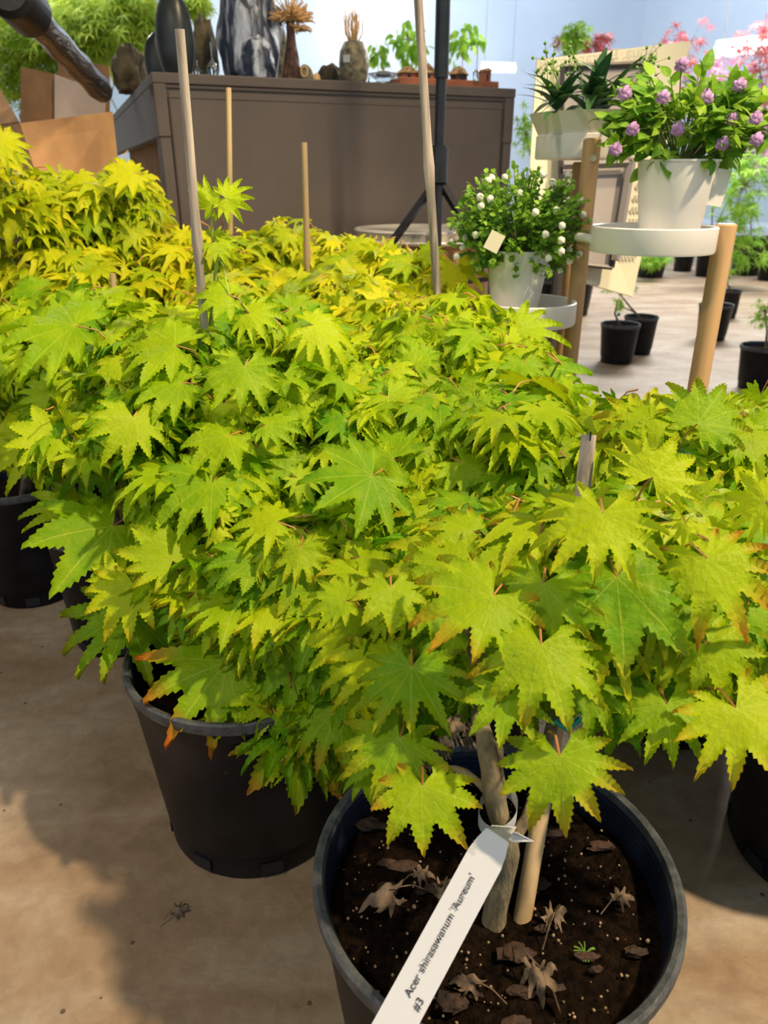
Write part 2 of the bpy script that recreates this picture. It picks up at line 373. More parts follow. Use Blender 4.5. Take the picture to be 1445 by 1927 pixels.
# ------------------------------------------------------------------ the setting
def quad(name, pts, m, thick=0):
    b = MB(); n = (Vector(pts[1]) - Vector(pts[0])).cross(Vector(pts[2]) - Vector(pts[0])).normalized()*thick
    v = [Vector(p) for p in pts]; b.add(v + [q + n for q in v], [(0, 1, 2, 3), (7, 6, 5, 4), (0, 4, 5, 1), (1, 5, 6, 2), (2, 6, 7, 3), (3, 7, 4, 0)])
    return b.build(name, m, smooth=False)
fl = MB(); fl.box((0, 6, -.05), (22, 22, .1)); struct(fl.build('floor', M['floor'], smooth=False))
wl = MB(); wl.box((-6.7, 2.5, 2), (.2, 11, 4)); struct(wl.build('wall_left', M['wallp'], smooth=False))  # unseen wall, added to block sky light from the left
cl = MB(); cl.box((0, 5.5, 4.05), (20, 15, .1)); struct(cl.build('ceiling', M['wallp'], smooth=False))
CRN = Vector((3.55, 12.0, 0)); ub = Vector((-1, -.395, 0)).normalized(); ur = Vector((.36, -.93, 0)).normalized()
def wall_with_window(name, o, u, length, height, win, nout):
    """wall starting at o along u, with window hole (a0,a1,z0,z1) list; thickness outward"""
    b = MB(); R = Matrix((u, u.cross(Vector((0, 0, 1)))*-1, Vector((0, 0, 1)))).transposed()
    def seg(a0, a1, z0, z1):
        if a1 - a0 < .01 or z1 - z0 < .01: return
        c = o + u*((a0+a1)/2) + nout*.1 + Vector((0, 0, (z0+z1)/2)); b.box(c, (a1-a0, .2, z1-z0), R)
    cur = 0
    for a0, a1, z0, z1 in win:
        seg(cur, a0, 0, height); seg(a0, a1, 0, z0); seg(a0, a1, z1, height); cur = a1
    seg(cur, length, 0, height)
    return struct(b.build(name, M['wallp'], smooth=False)), R
nb = Vector((-ub.y, ub.x, 0)); nb = nb if nb.y > 0 else -nb
nr = Vector((-ur.y, ur.x, 0)); nr = nr if nr.x > 0 else -nr
winB = [(6.15, 9.6, .9, 3.3)]; winR = [(.75, 4.8, .35, 2.05)]
_, RB = wall_with_window('wall_back', CRN, ub, 11, 4, winB, nb)
_, RR = wall_with_window('wall_right', CRN, ur, 7, 4, winR, nr)
def window(name, o, u, R, nout, w, nv):
    a0, a1, z0, z1 = w; f = MB()
    def bar(aa, ab, za, zb, t=.08): f.box(o + u*((aa+ab)/2) + nout*.1 + Vector((0, 0, (za+zb)/2)), (ab-aa, t, zb-za), R)
    bar(a0, a1, z0, z0+.06); bar(a0, a1, z1-.06, z1)
    for k in range(nv + 1):
        a = a0 + (a1-a0)*k/nv; a = min(max(a, a0+.03), a1-.03); bar(a-.03, a+.03, z0+.06, z1-.06)
    fo = struct(f.build(name, M['winframe'], smooth=False))
    g = MB(); g.box(o + u*((a0+a1)/2) + nout*.1 + Vector((0, 0, (z0+z1)/2)), (a1-a0-.06, .006, z1-z0-.06), R)
    g.build('pane', M['glass'], fo, smooth=False)
window('window_1', CRN, ub, RB, nb, winB[0], 3)
window('window_2', CRN, ur, RR, nr, winR[0], 3)
bb = MB(); bb.box(CRN + ub*5.5 - nb*.01 + Vector((0, 0, .06)), (11, .02, .12), RB); struct(bb.build('baseboard_back', M['winframe'], smooth=False))

# ------------------------------------------------------------------ counter
CL = atZ(285, 135, 1.2); CR = atZ(970, 167, 1.2)
ux = (CR - CL).normalized(); uy = Vector((-ux.y, ux.x, 0)); wC = (CR - CL).length; dC = 2.6
RC = Matrix((ux, uy, Vector((0, 0, 1)))).transposed()
def cpt(a, d, z): return Vector((CL.x, CL.y, 0)) + ux*a + uy*d + Vector((0, 0, z))
cab = thing('display_counter', 'long taupe counter with a flat panelled back, rocks and ornaments on top', 'counter', cpt(wC/2, 0, 0))
b = MB(); b.box(cpt(wC/2, dC/2, 1.185), (wC+.004, dC+.004, .03), RC)
b.build('countertop', M['cabinet'], cab, smooth=False, bevel=.003)
b = MB(); b.box(cpt(wC/2, .054, 1.15), (wC, .1, .04), RC); b.box(cpt(.02, dC/2, 1.095), (.04, dC, .15), RC); b.box(cpt(wC-.02, dC/2, 1.095), (.04, dC, .15), RC)
b.build('apron', M['cabinet'], cab, smooth=False, bevel=.003)
b = MB(); b.box(cpt(wC/2, .041, .565), (wC-.09, .07, 1.13), RC); b.build('back_panel', M['cabinet'], cab, smooth=False)
b = MB()
b.box(cpt(wC/2, .0, 1.160), (wC-.08, .004, .004), RC)
b.box(cpt(.045, .004, .6), (.005, .004, 1.1), RC); b.box(cpt(wC-.045, .004, .6), (.005, .004, 1.1), RC)
b.build('panel_groove', M['cab_groove'], cab, smooth=False)
for a in (.022, wC-.018):
    b = MB(); b.box(cpt(a, .05, .52), (.036, .09, 1.03), RC); b.build('leg', M['cabinet'], cab, smooth=False, bevel=.003)
b = MB(); b.box(cpt(.10, dC*.5, .62), (.02, dC*.75, .98), RC); b.build('side_panel', M['card_in'], cab, smooth=False)

# --- ornaments on the counter: z = 1.2
ZT = 1.2
def on_counter(px, off=.12):
    """point on the counter top whose column falls at photo column px, off metres behind the front edge"""
    best = None
    for k in range(0, 401):
        a = -.0 + wC*k/400; p = cpt(a, off, ZT); q = proj(p)[0]
        if best is None or abs(q-px) < best[0]: best = (abs(q-px), p)
    return best[1]
def scale_at(p): return proj(p)[2]/F
def ztop(p, py):
    lo, hi = ZT, ZT + 1.
    for _ in range(30):
        mid = (lo+hi)/2
        if proj(Vector((p.x, p.y, mid)))[1] > py: lo = mid
        else: hi = mid
    return lo
def stone(name, px, w, ytop, m, off, label, cat, amp=.12, fr=2., seed=0, egg=1.):
    p = on_counter(px, off); s = scale_at(p); h = ztop(p, ytop) - ZT; r = w*s/2
    b = MB(); b.blob((p.x, p.y, ZT + h*.44), (r, r*.8, h*.56), amp, fr, 28, seed=seed, flat=-h*.44)
    return tag(b.build(name, m, angle=80), label, cat)
stone('polished_stone', 337, 70, -22, M['stone'], .16, 'tall smooth black oval stone standing at the left end of the counter', 'stone', .02)
stone('polished_stone', 298, 40, 62, M['stone'], .40, 'short dark stone half hidden left of the tall black oval stone', 'stone', .04, seed=2)
stone('rock', 250, 62, 90, M['rock'], .75, 'rough brown rock farthest left on the counter', 'rock', .22, 3, 5)
stone('rock', 391, 48, 28, M['rock'], .42, 'mottled brown rock between the black oval stone and the blue veined rock', 'rock', .15, 2.5, 8)
stone('veined_rock', 475, 112, -60, M['rock_blue'], .22, 'large pointed blue rock with white streaks like a waterfall', 'rock', .16, 2.2, 3)
stone('veined_rock', 487, 62, 70, M['rock_blue'], .08, 'small white-streaked rock at the foot of the large blue rock', 'rock', .18, 2.4, 9)
stone('polished_stone', 527, 42, 38, M['speck'], .5, 'grey rounded stone behind the driftwood tree', 'stone', .05, seed=7)
stone('rock', 622, 44, 120, M['rock'], .25, 'low brown rock left of the speckled stone vase', 'rock', .12, 2, 11)
# stone figure with hole, orange pebble
p = on_counter(577, .14); s = scale_at(p); t = thing('stone_figurine', 'small grey stone figurine with a ringed hollow beside the driftwood tree', 'figurine', p)
b = MB(); b.blob((p.x, p.y, ZT + .026), (14*s, 12*s, .034), .06, 2, 20, seed=4, flat=-.026); b.build('body', M['speck'], t)
b = MB(); c = Vector((p.x - 2*s, p.y - 11*s, ZT + .035))
b.tube([c + Vector((6*s*math.cos(a), 0, 8*s*math.sin(a))) for a in [k*math.pi/8 for k in range(17)]], 1.6*s, 6); b.build('ring', M['straw'], t)
p = on_counter(597, .10); b = MB(); b.blob((p.x, p.y, ZT + .012), (.014, .012, .018), .1, 2, 16, seed=6, flat=-.012)
tag(b.build('pebble', M['straw']), 'small orange pebble on the counter right of the stone figurine', 'pebble')
# glass birds
def glass_bird(px, w, yt, label):
    p = on_counter(px, .06); s = scale_at(p); h = ztop(p, yt) - ZT; r = w*s/2
    b = MB(); b.lathe([(0, 0), (r*.8, .001), (r, h*.18), (r*.85, h*.32), (r*.3, h*.45), (r*.14, h*.6), (r*.12, h*.8), (r*.22, h*.92), (r*.1, h), (0, h)], (p.x, p.y, ZT), 20)
    return tag(b.build('glass_bird', M['glass']), label, 'figurine')
glass_bird(402, 22, 78, 'clear glass bird with a long upright neck in front of the blue rock')
glass_bird(374, 18, 112, 'small round glass bird right of the black oval stone')
p = atZ(272, 140, 1.2); p = cpt(.03, .35, 0); b = MB(); b.blob((p.x + .04, p.y, ZT + .012), (.03, .03, .014), .2, 3, 16, seed=3, flat=-.012)
tag(b.build('glass_dish', M['glass']), 'small clear glass dish at the left corner of the counter', 'dish')
# driftwood tree
p = on_counter(552, .16); s = scale_at(p); t = thing('driftwood_tree', 'driftwood tree ornament with dark trunk and a pale twig crown', 'ornament', p)
b = MB(); zt = ztop(p, 40)
for k in range(7):
    a = k*.9; rr = .015*(1 if k else .2)
    pts = [Vector((p.x + rr*math.cos(a)*(1-u)**1.6*1.1 + .006*math.sin(5*u+k), p.y + rr*math.sin(a)*(1-u)**1.6, ZT + .002 + (zt-ZT)*u)) for u in [j/8 for j in range(9)]]
    b.tube(pts, [.018 - .009*u/8 for u in range(9)], 7)
b.build('trunk', M['rootdark'], t)
b = MB(); rs = random.Random(3)
for k in range(300):
    c = Vector((p.x, p.y, zt)) if k < 220 else Vector((p.x + .03, p.y, zt - .03))
    d = Vector((rs.gauss(0, 1), rs.gauss(0, .6), abs(rs.gauss(0, .55)) - .05)).normalized()
    L = rs.uniform(.04, .085) if k < 220 else rs.uniform(.02, .04)
    e = c + d*L; b.tube([c, c + d*L*.5 + Vector((0, 0, .006)), e, e + Vector((rs.uniform(-.01, .01), 0, rs.uniform(-.01, .012)))], [.003, .0024, .002, .0012], 4)
b.build('twig_crown', M['straw'], t)
b = MB(); b.blob((p.x - .01, p.y, ZT + .006), (.055, .04, .012), .2, 3, 20, flat=-.006); b.build('base', M['rootdark'], t)
# stone vase with branches
p = on_counter(667, .15); s = scale_at(p); h = ztop(p, 78) - ZT; r = 28*s
t = thing('stone_vase', 'speckled dark stone vase holding dried pale branches', 'vase', p)
b = MB(); b.lathe([(0, 0), (r*.66, 0), (r*.9, h*.2), (r, h*.5), (r*.93, h*.78), (r*.66, h*.98), (r*.5, h), (r*.42, h*.97), (r*.4, h*.8), (0, h*.8)], (p.x, p.y, ZT), 32); b.build('vase_body', M['speck'], t)
b = MB(); c = Vector((p.x - r*.45, p.y - r*.93, ZT + h*.58)); b.box(c, (13*s, .001, 12*s), Matrix.Rotation(-.35, 3, 'Z')); b.build('price_sticker', M['tag'], t, smooth=False)
t2 = thing('dried_branches', 'bundle of dried pale coral-like branches standing in the stone vase', 'dried plant', Vector((p.x, p.y, ZT + h*.9)))
b = MB(); rs = random.Random(8); zt = ztop(p, 12)
for k in range(34):
    a = rs.uniform(0, 6.28); w = rs.uniform(.1, 1)*.042
    pts = []
    for j in range(7):
        u = j/6; q = math.sin(u*2.1)*w
        pts.append(Vector((p.x + q*math.cos(a) + rs.uniform(-.004, .004), p.y + q*math.sin(a)*.6, ZT + h*.82 + (zt - ZT - h*.82)*u*rs.uniform(.75, 1) if j else ZT + h*.82)))
    b.tube(pts, [.0025*(1.2 - j/7) for j in range(7)], 5)
b.build('branches', M['straw'], t2)
# glass tray with blue light and wooden village
p = on_counter(722, .20); t = thing('glass_terrarium', 'low round glass bowl behind the left end of the wooden village', 'bowl', p)
b = MB(); b.lathe([(.0, 0), (.05, .001), (.06, .02), (.055, .045), (.058, .05), (.053, .045), (.056, .02), (0, .004)], (p.x, p.y, ZT), 28); b.build('bowl', M['glass'], t)
b = MB(); b.lathe([(.03, .045), (.03, .052), (.02, .058), (0, .06)], (p.x, p.y, ZT), 20); b.build('lid', M['frame_grey'], t)
pa = on_counter(752, .05); pb = on_counter(938, .05); L = (pb-pa).length; c = (pa+pb)/2 + uy*.05
t = thing('wooden_village', 'carved red-brown wooden board with little thatched houses on the counter', 'ornament', c)
b = MB(); b.box(c + Vector((0, 0, .013)), (L, .10, .026), RC); b.build('board', M['redwood'], t, smooth=False, bevel=.003)
def house(a, w, h, roof, kind):
    q = pa + ux*a + uy*.045; b = MB(); b.box(q + Vector((0, 0, .026 + h/2)), (w, .05, h), RC); ho = b.build('house', M['rootdark'] if kind else M['redwood'], t, smooth=False)
    b = MB()
    if kind == 1: b.lathe([(w*.85, .026+h-.004), (w*.5, .026+h+roof*.6), (0, .026+h+roof)], (q.x, q.y, ZT), 14)
    else:
        vs = [q + ux*sx*w*.62 + uy*sy*.035 + Vector((0, 0, .026+h)) for sx in (-1, 1) for sy in (-1, 1)] + [q + uy*sy*.03 + Vector((0, 0, .026+h+roof)) for sy in (-1, 1)]
        b.add(vs, [(0, 2, 4), (1, 5, 3), (0, 4, 5, 1), (2, 3, 5, 4), (0, 1, 3, 2)])
    b.build('roof', M['thatch'], ho, smooth=False)
    b = MB(); b.box(q - uy*.026 + Vector((0, 0, .026+h*.4)), (w*.22, .004, h*.7), RC); b.build('doorway', M['black'], ho, smooth=False)
sL = L/186.
house(20*sL, .05, .016, .022, 0); house(55*sL, .06, .018, .03, 0); house(82*sL, .045, .02, .028, 0)
house(118*sL, .045, .024, .026, 1); house(168*sL, .028, .034, .012, 0)
q = pa + ux*140*sL - uy*.0 + Vector((0, 0, .026)); b = MB(); b.lathe([(.011, 0), (.012, .024), (.008, .032), (.008, .024), (.009, .002)], (q.x, q.y - .005, ZT + .026), 16)
tag(b.build('glass_jar', M['glass']), 'tiny clear glass jar standing on the wooden village board', 'jar')

# ------------------------------------------------------------------ tripod in front of the counter
tb = atY(825, 330, 2.45)
t = thing('tripod_stand', 'black metal tripod stand with a tall pole before the taupe counter', 'tripod', Vector((tb.x, tb.y, 0)))
TX, TY = tb.x, tb.y
s = proj(tb)[2]/F
b = MB(); b.tube([(TX, TY, .12), (TX, TY, 1.9)], 9.5*s, 16); b.build('pole', M['black'], t)
b = MB(); b.tube([(TX, TY, tb.z + .09*0 + ztop(tb, 128)*0 + 1.13), (TX, TY, 1.16)], 13*s, 16); b.build('collar', M['black'], t)
zc = tb.z
b = MB(); b.tube([(TX, TY, zc - .02), (TX, TY, zc + .075)], 17*s, 18); b.tube([(TX, TY, zc + .075), (TX, TY, zc + .08)], 14*s, 18); b.build('clamp', M['black'], t)
for k, (dx, dy) in enumerate(((-.62, -.12), (.55, -.1), (-.05, -.5))):
    hub = Vector((TX, TY, zc - .01)); d = Vector((dx, dy, 0)); e = Vector((TX + dx, TY + dy, .02)) + d*.1
    b = MB(); r_ = (e - hub); b.tube([hub, hub + r_*1.0], .013, 4); lg = b.build('leg', M['black'], t, smooth=False)
    mid = hub + r_*.32
    b = MB(); b.tube([mid, Vector((TX, TY, mid.z - .03))], .007, 4); b.build('brace', M['black'], lg, smooth=False)
    b = MB(); b.tube([mid + Vector((0, -.016, 0)), mid + Vector((0, -.02, 0))], .007, 10); b.build('rivet', M['straw'], lg)
# round zinc tub table below

t = thing('round_table', 'low round metal-rimmed table glimpsed below the tripod', 'table', Vector((atY(800, 450, 2.72).x, 2.71, 0)))
c = Vector((atY(800, 450, 2.72).x, 2.71, 0)); z0 = atY(800, 437, 2.48).z
b = MB(); b.lathe([(0, z0-.004), (.23, z0-.004), (.235, z0), (.24, z0), (.245, z0-.005), (.24, z0-.012), (.24, z0-.03), (.245, z0-.035), (.24, z0-.042), (.0, z0-.042)], (c.x, c.y, 0), 64); b.build('table_top', M['chrome'], t)
b = MB(); b.lathe([(.22, z0-.043), (.22, .0), (0, 0)], (c.x, c.y, 0), 48); b.build('base', M['card'], t)

# ------------------------------------------------------------------ cardboard boxes and wrapped tube, left
def panel(b, pts, th=.006, mi=0):
    pts = [Vector(q) for q in pts]; n = (pts[1]-pts[0]).cross(pts[2]-pts[0]).normalized()*th; k = len(pts)
    b.add(pts + [q + n for q in pts], [tuple(range(k)), tuple(range(2*k-1, k-1, -1))] + [(i, i+k, (i+1) % k + k, (i+1) % k) for i in range(k)], mi)
bx = thing('cardboard_box', 'open brown cardboard box with raised flaps behind the yellow maples', 'box', Vector((-1.15, 2.55, 0)))
b = MB()
f0, f1 = atY(38, 232, 2.25), atY(212, 210, 2.5); f2, f3 = atY(225, 330, 2.5), atY(90, 400, 2.25)
panel(b, [f0, f1, f2, f3]); panel(b, [(f3.x, f3.y, 0), (f2.x, f2.y, 0), f2, f3])
panel(b, [f0, f3, atY(-80, 330, 2.45), atY(-70, 250, 2.45)])
panel(b, [(f3.x, f3.y, 0), f3, atY(-80, 330, 2.45), (atY(-80, 330, 2.45).x, 2.45, 0)])
b.build('body', M['card'], bx, smooth=False)
b = MB(); panel(b, [f0, atY(-10, 150, 2.6), atY(-60, 170, 2.6), atY(-70, 250, 2.45)]); b.build('flap', M['card_in'], bx, smooth=False)
bx2 = thing('cardboard_box', 'second torn cardboard box standing taller behind the open one', 'box', Vector((-1.3, 3.0, 0)))
b = MB(); g0, g1, g2, g3 = atY(40, 125, 2.85), atY(105, 140, 2.8), atY(105, 225, 2.8), atY(38, 215, 2.85)
panel(b, [g0, g1, g2, g3]); panel(b, [(g3.x, g3.y, 0), (g2.x, g2.y, 0), g2, g3])
g4, g5 = atY(205, 125, 3.0), atY(205, 230, 3.0); panel(b, [atY(110, 105, 3.05), g4, g5, atY(105, 225, 3.05)]); panel(b, [(g5.x-.3, g5.y, 0), (g5.x, g5.y, 0), g5, g5 + Vector((-.3, 0, 0))])
b.build('body', M['card_in'], bx2, smooth=False)
b = MB(); panel(b, [g1 + Vector((0, -.01, 0)), atY(200, 175, 2.85), atY(198, 215, 2.85), g2 + Vector((0, -.01, 0))]); b.build('flap', mat('pale_card_flap', (.50, .42, .38), .8, noise_s=9, noise_a=.1), bx2, smooth=False)
wt = thing('wrapped_tube', 'plastic-wrapped dark tube with a black end cap leaning over the boxes', 'tube', atY(195, 175, 2.45))
A0, A1 = atY(55, 25, 2.0), atY(192, 172, 2.55)
b = MB(); b.tube([A0.lerp(A1, k/10) for k in range(11)], [.034 + .003*math.sin(k*2.3) for k in range(11)], 14); b.build('tube_body', M['wrap'], wt)
b = MB(); dd = (A1-A0).normalized(); b.tube([A0 - dd*.12, A0 - dd*.11, A0 + dd*.0, A0 + dd*.012], [.04, .052, .05, .04], 20); b.build('end_cap', M['pot'], wt)

# ------------------------------------------------------------------ plant stand with trays
T1, T2, T3 = Vector((.43, 1.73, .935)), Vector((.495, 1.46, .775)), Vector((.29, 1.58, .625))
stand = thing('plant_stand', 'three-tier plant stand with round white trays and pale wooden posts', 'plant stand', Vector((.45, 1.6, 0)))
def tray(c, r, h=.045):
    b = MB(); b.lathe([(0, 0), (r-.002, 0), (r, .004), (r, h-.002), (r-.003, h), (r-.006, h-.002), (r-.006, .008), (0, .008)], c, 56); return b.build('tray', M['white'], stand)
tray(T1, .112); tray(T2, .112); tray(T3, .106)
def post(px, py, Y, r, ztop_=None):
    q = atY(px, py, Y); b = MB(); b.tube([(q.x, q.y, .0), (q.x, q.y, q.z*.5), (q.x, q.y, q.z-.003), (q.x, q.y, q.z)], [r, r, r, r-.003], 20); o = b.build('post', M['wood'], stand); return q, o
q, po = post(1115, 260, 1.60, .017); b = MB(); b.tube([(q.x, q.y-.016, q.z-.035), (q.x, q.y-.020, q.z-.035)], .006, 12); b.build('screw', M['chrome'], po)
q2, _ = post(1092, 305, 1.80, .016); q3, po3 = post(1367, 421, 1.45, .019)
b = MB(); b.tube([(q3.x-.02, q3.y, T2.z+.025), (q3.x - .05, q3.y, T2.z+.025)], .012, 12); b.build('bracket', M['white'], stand)
b = MB(); b.tube([T2 + Vector((-.111, 0, .022)), T2 + Vector((-.125, .05, .022))], .008, 12); b.build('bracket', M['white'], stand)
b = MB(); b.box(((q.x+q3.x)/2, 1.52, .19), ((q3.x-q.x), .02, .035), Matrix.Rotation(-.3, 3, 'Z')); b.build('rail', M['wood'], stand, smooth=False, bevel=.003)

def wpot(parent, c, r0, r1, h, m=None, lip=.003):
    b = MB(); b.lathe([(0, 0), (r0-.003, 0), (r0, .003), (r1, h-.004), (r1+lip, h-.003), (r1+lip, h), (r1-.002, h), (r1-.005, h*.8), (0, h*.8)], c, 44); return b.build('pot', m or M['white'], parent)
# boxwood with white buds on lower tray
c = T3 + Vector((-.02, 0, .009)); t = thing('potted_boxwood', 'round small-leaved green plant with white buds in a white pot', 'potted plant', c)
wpot(t, c, .045, .064, .135)
rs = random.Random(4); fo = Foliage(); tw = MB(); cc = atY(978, 425, c.y); bud = []
for k in range(400):
    d = Vector((rs.gauss(0, 1), rs.gauss(0, 1), rs.gauss(.0, .8))).normalized(); R_ = rs.uniform(.8, 1.08)
    e = cc + Vector((d.x*.132*R_, d.y*.115*R_, d.z*.108*R_)); st = cc + Vector((0, 0, -.06)); mid = st.lerp(e, .5) + Vector((0, 0, .01))
    tw.tube([st, mid, e], [.0012, .001, .0008], 4, cap=False)
    for j in range(11):
        pp = mid.lerp(e, j/10.); dv = (d + Vector((rs.gauss(0, .8), rs.gauss(0, .8), rs.gauss(.2, .8)))).normalized()
        fo.add(ROUND[rs.randrange(3)], pp, dv, Vector((rs.gauss(0, .6), rs.gauss(-.3, .6), 1)), rs.uniform(.009, .0145), rs.random()*(.4+.6*j/10))
    if k % 8 == 0: bud.append(e + d*.004)
fo.build('foliage', M['leaf_box'], t); tw.build('stems', M['twig'], t)
for q in bud: b = MB(); b.blob(q, (.007, .007, .007), .15, 3, 10); b.build('bud', M['petal_w'], t)
b = MB(); q = atY(930, 455, c.y - .115); b.box(q, (.028, .001, .034), Matrix.Rotation(.45, 3, 'Y')); b.build('price_tag', M['cream'], t, smooth=False)
# purple-flowered plant
c = T2 + Vector((.028, 0, .009)); t = thing('potted_flower', 'mauve-flowered leafy plant in a tapered white pot on the middle tray', 'potted plant', c)
wpot(t, c, .050, .069, .145)
b = MB(); q = c + Vector((.066, -.03, .10)); b.box(q, (.03, .001, .06), Matrix.Rotation(.15, 3, 'Y')); b.build('hang_tag', M['petal_w'], t, smooth=False)
fo = Foliage(); tw = MB(); cc = atY(1290, 235, c.y)
for k in range(95):
    d = Vector((rs.gauss(0, 1), rs.gauss(0, 1), rs.gauss(.25, .7))).normalized()
    e = cc + Vector((d.x*.135, d.y*.10, d.z*.085))*rs.uniform(.75, 1.1); st = c + Vector((0, 0, .125)); mid = st.lerp(e, .55) + Vector((0, 0, .015))
    tw.tube([st, mid, e], [.0016, .0012, .0009], 4, cap=False)
    for j in range(8):
        pp = mid.lerp(e, j/7.)
        dv = (d + Vector((rs.gauss(0, .9), rs.gauss(0, .9), rs.gauss(.1, .6)))).normalized()
        fo.add(OVAL[rs.randrange(4)], pp, dv, Vector((rs.gauss(0, .5), rs.gauss(-.6, .5), 1)), rs.uniform(.024, .040), rs.random())
for px, py in ((1190, 243), (1276, 243), (1248, 183), (1283, 122), (1392, 160), (1376, 222), (1422, 222), (1424, 262), (1158, 281), (1176, 175), (1360, 300-30), (1330, 185)):
    q = atY(px, py, c.y - .07 - .02*rs.random()); b = MB()
    for k in range(14):
        a = k*2.4; rr = .0035 + .0004*k; b.blob(q + Vector((rr*math.cos(a), -.004 + k*.0004, rr*math.sin(a))), (.0042, .002, .0042), .2, 3, 8, seed=k)
    b.build('flower', M['petal_p'], t); tw.tube([q + Vector((0, .003, 0)), q.lerp(cc, .5) + Vector((0, .02, 0)), cc], .001, 4, cap=False)
fo.build('foliage', M['leaf_oval'], t); tw.build('stems', M['twig'], t)
# spiky plant planter top tray
c = T1 + Vector((0, 0, .020)); t = thing('potted_dracaena', 'dark spiky-leaved plants with seed sprays in a wide white bowl, top tray', 'potted plant', c)
b = MB(); b.lathe([(0, 0), (.095, 0), (.128, .062), (.130, .064), (.124, .064), (.12, .055), (0, .055)], c, 40); b.build('pot', M['white'], t)
fo = Foliage(); 
for (px, n, L_) in ((1045, 16, .09), (1110, 26, .115), (1135, 14, .10), (1180, 14, .08)):
    q = atY(px, 218, 1.66 if px < 1150 else 1.70)
    for k in range(n):
        a = rs.uniform(0, 6.28); el = rs.uniform(.3, 1.3)
        fo.add(BLADE[rs.randrange(3)], q + Vector((0, 0, rs.uniform(-.005, .04))), Vector((math.cos(a)*math.cos(el), math.sin(a)*math.cos(el), math.sin(el))), Vector((-math.cos(a)*math.sin(el), -math.sin(a)*math.sin(el), math.cos(el))), L_*rs.uniform(.7, 1.1), rs.random(), wide=1.15)
fo.build('foliage', M['leaf_dark'], t)
for (bx_, by_, tx, ty) in ((1060, 215, 1030, 115), (1100, 215, 1080, 105), (1050, 215, 1040, 130), (1190, 215, 1225, 120), (1190, 215, 1210, 125)):
    b = MB(); q0, q1 = atY(bx_, by_, 1.66), atY(tx, ty, 1.64); b.tube([q0, q0.lerp(q1, .6) + Vector((.004, 0, .01)), q1], .0010, 4)
    for k in range(16):
        e = q1 + Vector((rs.gauss(0, .012), rs.gauss(0, .01), rs.gauss(0, .02))); b.tube([q1.lerp(e, .2), e], .0006, 3); b.blob(e, (.003, .003, .0035), .1, 2, 6)
    b.build('seed_spray', M['leaf_box'], t)

# ------------------------------------------------------------------ cream sign board
t = thing('sign_board', 'cream sign board seen from behind, grey panel on it, leaning behind the stand', 'sign', Vector((.75, 2.3, 0)))
s0, s1, s2, s3 = atY(1010, 112, 2.36), atY(1300, 77, 2.36), atY(1190, 558, 2.2), atY(985, 500, 2.2)
b = MB(); panel(b, [s0, s1, s2, s3], .012); b.build('board', M['cream'], t, smooth=False)
b = MB(); e0, e1, e2, e3 = atY(1057, 126, 2.33), atY(1214, 120, 2.33), atY(1150, 503, 2.17), atY(1050, 492, 2.17)
panel(b, [e0, e1, e2, e3], .01); b.build('grey_panel', M['frame_grey'], t, smooth=False)
b = MB()
for u, v_ in ((e0, e1), (e1, e2), (e2, e3), (e3, e0)): b.tube([u + Vector((0, -.008, 0)), v_ + Vector((0, -.008, 0))], .007, 6)
b.build('panel_edge', M['frame_dark'], t)
for qa, qb, qr in ((atY(1188, 306, 2.22), atY(1158, 490, 2.15), .012), (atY(1060, 310, 2.22), atY(1182, 306, 2.22), .012), (atY(1100, 166, 2.3), atY(1200, 166, 2.3), .008)):
    b = MB(); b.tube([qa, qb], qr, 4); b.build('cross_bar', M['frame_grey'], t, smooth=False)
q = atY(1048, 560, 2.15)
for px, Yb in ((1050, 2.15), (1092, 2.25)):
    q = atY(px, 500, Yb); b = MB(); b.tube([q, (q.x + .0, q.y, .0)], .014, 8); b.build('leg', M['frame_dark'], t)
xd = (s1-s0).normalized(); zd = (s0-s3).normalized(); nd = xd.cross(zd).normalized(); nd = nd if nd.y < 0 else -nd
def sign_text(body, px, py, size):
    o = atY(px, py, 2.335); Mx = Matrix.Identity(4)
    for i in range(3): Mx[i][0] = xd[i]; Mx[i][1] = zd[i]; Mx[i][2] = nd[i]; Mx[i][3] = o[i]
    text_mesh('lettering', body, size, M['faint'], Mx, t, mirror=True)
sign_text('Aqua Terrarium  Pl', 1238, 103, .042)
b = MB()
for k in range(7):
    py = 350 + k*22; xr = 1300 - (py-78)*.229; q0, q1 = atY(xr-38, py, 2.265 - k*.008), atY(xr-12, py, 2.265 - k*.008)
    for j in range(5): b.box(q0.lerp(q1, j/4.), (.007, .001, .012))
b.build('print_rows', M['faint'], t, smooth=False)

